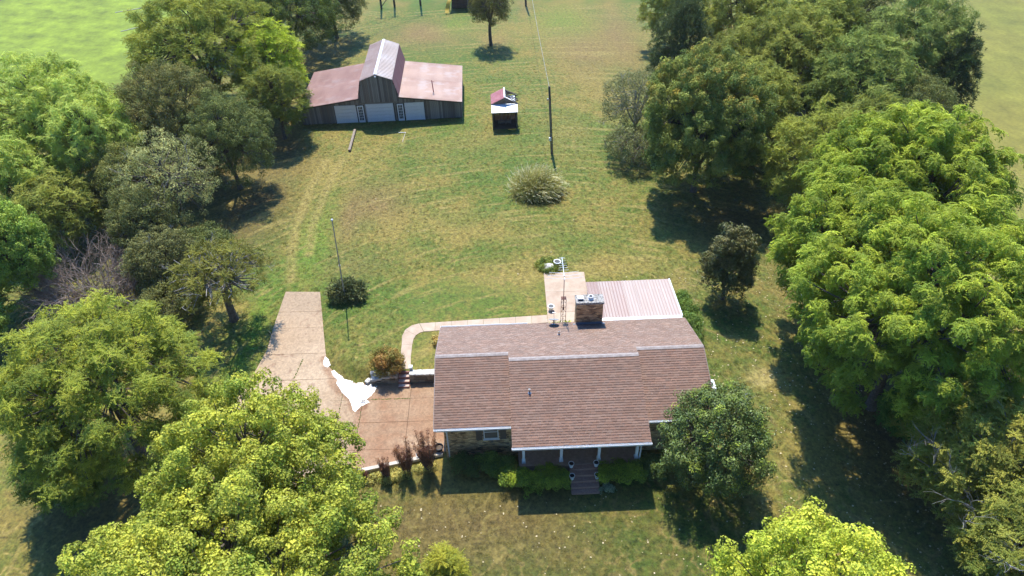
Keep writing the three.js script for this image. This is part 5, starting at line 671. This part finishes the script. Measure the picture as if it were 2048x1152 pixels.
// ---------- dead brush ----------
{
  const t = thing('dead_brush', 'grey brown thicket of dead brush at the left', 'brush', [-33.8, 0, -43.4]), r = rng(909), g = []; for (let i = 0; i < 150; i++) { const a = r() * 6.283, e = Math.sqrt(r()) * 3.9, p = V3(Math.cos(a) * e, 0, Math.sin(a) * e * 0.85); twigs(g, p, V3(Math.cos(a) * 0.5 + r() - 0.5, 0.9, Math.sin(a) * 0.5 + r() - 0.5).normalize(), 1.1 + r() * 0.8, 0.05, 3, r, -0.05); } part('twigs', g, M.deadwood, t);
  const t2 = thing('dead_brush', 'small patch of dead brush at the left edge behind the locust', 'brush', [-33.6, 0, -38.2]), g2 = []; for (let i = 0; i < 24; i++) { const a = r() * 6.283, e = Math.sqrt(r()) * 2; twigs(g2, V3(Math.cos(a) * e, 0, Math.sin(a) * e), V3(r() - 0.5, 0.9, r() - 0.5).normalize(), 0.9 + r() * 0.5, 0.03, 3, r, -0.05); } part('twigs', g2, M.deadwood, t2);
  const t3 = thing('fallen_branch', 'small fallen grey branch lying on the left driveway edge', 'branch', [-18.1, hd(-37.6) + 0.1, -37.7]), g3 = []; for (let i = 0; i < 4; i++) twigs(g3, V3(0, 0, i * 0.15), V3(-0.3 + r(), 0.08, -0.8 + r() * 0.5).normalize(), 0.5, 0.018, 2, r, -0.05); part('twigs', g3, M.paleBark, t3);
}
// ---------- shrubs, hedges, beds ----------
function shrub(name, label, category, x, z, rx, h, rz, o) {
  const r = rng(Math.round(Math.abs(x * 77 + z * 13)) + 3), y = o.y ?? gy(x, z), t = thing(name, label, category, [x, y, z], o.turn ?? 0, o.group), cl = [], n = o.n ?? Math.round(10 + rx * rz * 14), c = o.clump ?? 0.34, B = o.box ?? 0;
  for (let i = 0; i < n; i++) { let u = r() * 2 - 1, w = r() * 2 - 1; if (!B && u * u + w * w > 1) { i--; continue; } const e = B ? 1 : Math.sqrt(Math.max(0, 1 - (u * u + w * w) * 0.8)), yy = (h - c * 0.7) * (i % 3 === 0 ? 0.3 + 0.3 * r() : e * (B ? 0.95 + 0.1 * r() : 0.85 + 0.2 * r())); cl.push([u * (rx - c * 0.5), Math.max(c * 0.4, yy), w * (rz - c * 0.5), c * (0.75 + r() * 0.5), 0.85, r()]); }
  foliage(t, 'foliage', cl, { spray: o.spray ?? 'shrub', mat: o.mat ?? LEAF, colors: o.colors, density: o.density ?? 190, size: o.size ?? 1, seed: Math.round(Math.abs(x * 31 + z * 7)) + 11, jitter: o.jitter ?? 0.6, upBias: o.upBias ?? 0.5, centre: [0, h * 0.4, 0] });
  const g = []; for (let i = 0; i < 9; i++) { const q = cl[(r() * cl.length) | 0]; g.push(tube(V3(q[0] * 0.4, -0.05, q[2] * 0.4), V3(q[0], q[1], q[2]), 0.025, 0.01, 5)); } part('stems', g, M.trunk, t); return t;
}
const YEW = [[0.075, 0.12, 0.02], [0.17, 0.225, 0.03]], DK = [[0.03, 0.055, 0.018], [0.075, 0.10, 0.03]];
shrub('hedge', 'long green hedge left of the front porch steps, its left end glowing yellow', 'hedge', 1.05, -24.55, 2.0, 0.95, 0.66, { box: 1, colors: YEW, n: 90, clump: 0.26 });
shrub('hedge', 'green hedge right of the front porch steps', 'hedge', 6.35, -24.85, 1.4, 0.9, 0.6, { box: 1, colors: YEW, n: 64, clump: 0.26 });
shrub('bush', 'dark bush beside the right end of the front porch', 'bush', 8.35, -25.05, 0.85, 1.25, 0.75, { colors: DK });
shrub('bush', 'dark bush under the left front window', 'bush', -3.3, -25.75, 0.75, 1.1, 0.6, { colors: DK });
shrub('bush', 'green bush between the left front window and the porch', 'bush', -1.75, -25.7, 1.15, 1.15, 0.62, { colors: [[0.045, 0.08, 0.02], [0.10, 0.15, 0.03]], n: 26 });
shrub('bush', 'green bush against the left end of the porch floor', 'bush', -0.55, -25.35, 0.6, 1.2, 0.7, { colors: [[0.045, 0.08, 0.02], [0.11, 0.15, 0.03]] });
shrub('ground_plant', 'small blue grey plant at the foot of the right hedge', 'plant', 5.35, -23.95, 0.4, 0.3, 0.3, { colors: [[0.08, 0.12, 0.10], [0.16, 0.20, 0.18]], clump: 0.16, n: 8 });
shrub('bush', 'rust and green rounded bush above the rock wall left of the steps', 'bush', -8.95, -33.75, 1.2, 1.45, 0.95, { colors: [[0.10, 0.115, 0.03], [0.22, 0.13, 0.055]], n: 30, y: -0.1 });
shrub('bush', 'dark round juniper bush at the foot of the flagpole', 'bush', -13.15, -41.75, 1.3, 1.25, 0.95, { spray: 'spike', colors: [[0.038, 0.055, 0.03], [0.125, 0.14, 0.07]], mat: LEAFDULL, density: 170, n: 34, size: 1.5 });
shrub('hedge', 'dark green hedge along the right end of the back porch', 'hedge', 13.05, -37.4, 0.72, 1.5, 3.3, { colors: [[0.045, 0.09, 0.02], [0.10, 0.15, 0.035]], n: 60, turn: -0.03 });
shrub('lily_bed', 'pale green strappy plants at the foot of the aerial mast', 'plants', 3.9, -36.6, 1.5, 0.5, 0.5, { spray: 'spike', colors: [[0.14, 0.19, 0.03], [0.34, 0.36, 0.11]], density: 120, size: 1.7, n: 20, clump: 0.3, y: 0.02 });
shrub('ground_cover', 'round bed of leafy ground cover encircling the pale boulder', 'ground cover', 3.35, -44.75, 1.25, 0.32, 0.95, { colors: [[0.06, 0.10, 0.022], [0.15, 0.17, 0.04]], clump: 0.22, n: 46 });
shrub('weeds', 'low weeds along the grass below the concrete kerb', 'weeds', -7.4, -25.5, 2.6, 0.26, 0.35, { colors: [[0.13, 0.15, 0.04], [0.28, 0.25, 0.10]], clump: 0.2, n: 40, density: 120, turn: 0.22 });
shrub('bush', 'small brown shrub by the back left corner of the house', 'bush', -5.55, -36.1, 0.4, 0.6, 0.5, { colors: [[0.15, 0.12, 0.05], [0.34, 0.27, 0.12]], n: 7, clump: 0.22, density: 130 });
function upright(label, x, z, h, w, n) {
  const t = thing('upright_shrub', label, 'shrub', [x, -1.15, z], 0, 'burgundy shrubs below the kerb'), r = rng(Math.round(-x * 100)), stems = [], cl = [];
  for (let i = 0; i < n; i++) { const a = r() * 6.283, e = w * (0.35 + r() * 0.65), hh = h * (0.6 + r() * 0.4), tip = V3(Math.cos(a) * e, hh, Math.sin(a) * e * 0.7); stems.push(tube(V3(Math.cos(a) * 0.08, 0, Math.sin(a) * 0.08), tip, 0.018, 0.006, 5, V3(Math.cos(a) * 0.12, 0, Math.sin(a) * 0.1))); for (let k = 3; k <= 11; k++) { const q = k / 11; cl.push([tip.x * q, tip.y * q, tip.z * q, 0.07 + 0.05 * (1 - q), 1.6, r()]); } }
  part('stems', stems, M.trunk, t); foliage(t, 'foliage', cl, { spray: 'shrub', mat: LEAFDULL, colors: [[0.055, 0.022, 0.024], [0.15, 0.075, 0.05]], density: 420, size: 0.62, seed: 66 + n, upBias: 1.0, centre: [0, 0, 0] });
}
upright('burgundy upright shrub, smallest and leftmost along the kerb', -8.12, -25.35, 1.9, 0.42, 10); upright('burgundy upright shrub, middle of the row along the kerb', -6.92, -25.65, 3.3, 0.62, 15); upright('burgundy upright shrub, widest and nearest the house corner', -5.6, -25.85, 3.5, 0.85, 22); upright('burgundy upright shrub, tiny one at the left end of the kerb', -9.6, -25.2, 0.9, 0.3, 5);
{ // ornamental grass
  const t = thing('ornamental_grass', 'large pale fountain of ornamental grass on the lawn', 'ornamental grass', [2.72, 0, -56.6]), r = rng(515), d = new THREE.Object3D(), c = new THREE.Color(), o = V3();
  const put = (name, geo, n, lo, hi, near, far, cols, mat) => { const im = new THREE.InstancedMesh(geo, mat, n); for (let i = 0; i < n; i++) { const a = r() * 6.283, el = Math.asin(Math.pow(r(), 0.8)) * 0.95 + 0.08, lump = 1 + 0.3 * noise(Math.cos(a) * 2 + 3, Math.sin(a) * 2 + el * 2), e = (near + (far - near) * Math.pow(r(), 0.6)) * lump; o.set(Math.cos(a) * Math.cos(el) * 1.15, Math.sin(el) * 0.85, Math.sin(a) * Math.cos(el)); d.position.copy(o).multiplyScalar(e); o.add(V3(r() - 0.5, r() * 0.5 - 0.35, r() - 0.5).multiplyScalar(0.9)).normalize(); d.quaternion.setFromUnitVectors(UP, o); d.scale.setScalar(lo + r() * (hi - lo)); d.updateMatrix(); im.setMatrixAt(i, d.matrix); const w = clamp(e / far * 0.7 + (r() - 0.4) * 0.8, 0, 1), q = 0.7 + r() * 0.5; im.setColorAt(i, c.setRGB(lerp(cols[0][0], cols[1][0], w) * q, lerp(cols[0][1], cols[1][1], w) * q, lerp(cols[0][2], cols[1][2], w) * q)); } im.name = name; im.userData.kind = 'stuff'; t.add(shade(im)); };
  put('blades', sprayTuft(41, 7, 0.8, 0.035), 1300, 0.8, 1.4, 0.4, 2.0, [[0.12, 0.19, 0.02], [0.64, 0.58, 0.20]], LEAF); put('plumes', sprayPlume(), 420, 0.7, 1.3, 1.6, 2.5, [[0.62, 0.56, 0.25], [0.84, 0.78, 0.48]], LEAF);
  part('crown', new THREE.SphereGeometry(0.8, 12, 8).scale(1, 0.6, 1), M.soil, t);
}
function sprayPlume() { const r = rng(12), l = []; for (let i = 0; i < 16; i++) { const q = i / 16, b = r() * 6.283; l.push([Math.sin(q * 1.1) * q * 0.3, q * 0.5, 0, Math.cos(b) * 0.4 + q * 0.4, 0.9, Math.sin(b) * 0.4, 0.13, 0.035, r() * 3]); } return leafGeo(l); }
{ // tufts of the mown grass
  const l = []; const rt = rng(31); for (let i = 0; i < 7; i++) { const a = i / 7 * 6.283 + rt(); l.push([Math.cos(a) * 0.03, 0, Math.sin(a) * 0.03, Math.cos(a) * 0.9, 0.25 + rt() * 0.4, Math.sin(a) * 0.9, 0.085 + rt() * 0.05, 0.03, (rt() - 0.5) * 1.2]); }
  const n = 42000, im = new THREE.InstancedMesh(leafGeo(l), new THREE.MeshStandardMaterial({ roughness: 0.9, side: THREE.DoubleSide }), n), d = new THREE.Object3D(), c = new THREE.Color(), o = [0, 0, 0]; let k = 0;
  while (k < n) { const x = lerp(-22, 25, rt()) * 1.0, z = -16 - 96 * Math.pow(rt(), 1.5); if (inside(x, z, DRIVE) || (x > -5.2 && x < 12.6 && z > -35.5 && z < -24.2) || (x > -8.4 && x < 6.1 && z > -44 && z < -33) || (x > -0.5 && x < 5.5 && z > -26 && z < -23.6)) continue; if (rt() < sstep(-55, -100, z)) continue;
    grassColor(x, z, o, true); if (o[0] > 0.17 + rt() * 0.03) continue; const q = 1.05 + rt() * 0.5; d.position.set(x, gy(x, z) - 0.01, z); d.rotation.y = rt() * 6.28; d.scale.set(1, 0.5 + rt() * 0.8, 1).multiplyScalar(0.55 + rt() * 0.65); d.updateMatrix(); im.setMatrixAt(k, d.matrix); im.setColorAt(k++, c.setRGB(o[0] * q, o[1] * q * 1.05, o[2] * q)); }
  im.name = 'grass_tufts'; im.userData = { kind: 'stuff', label: 'tufts of the mown lawn around the house', category: 'grass' }; scene.add(shade(im));
}
console.log('leaf sprays', LEAVES);
renderer.render(scene, camera);
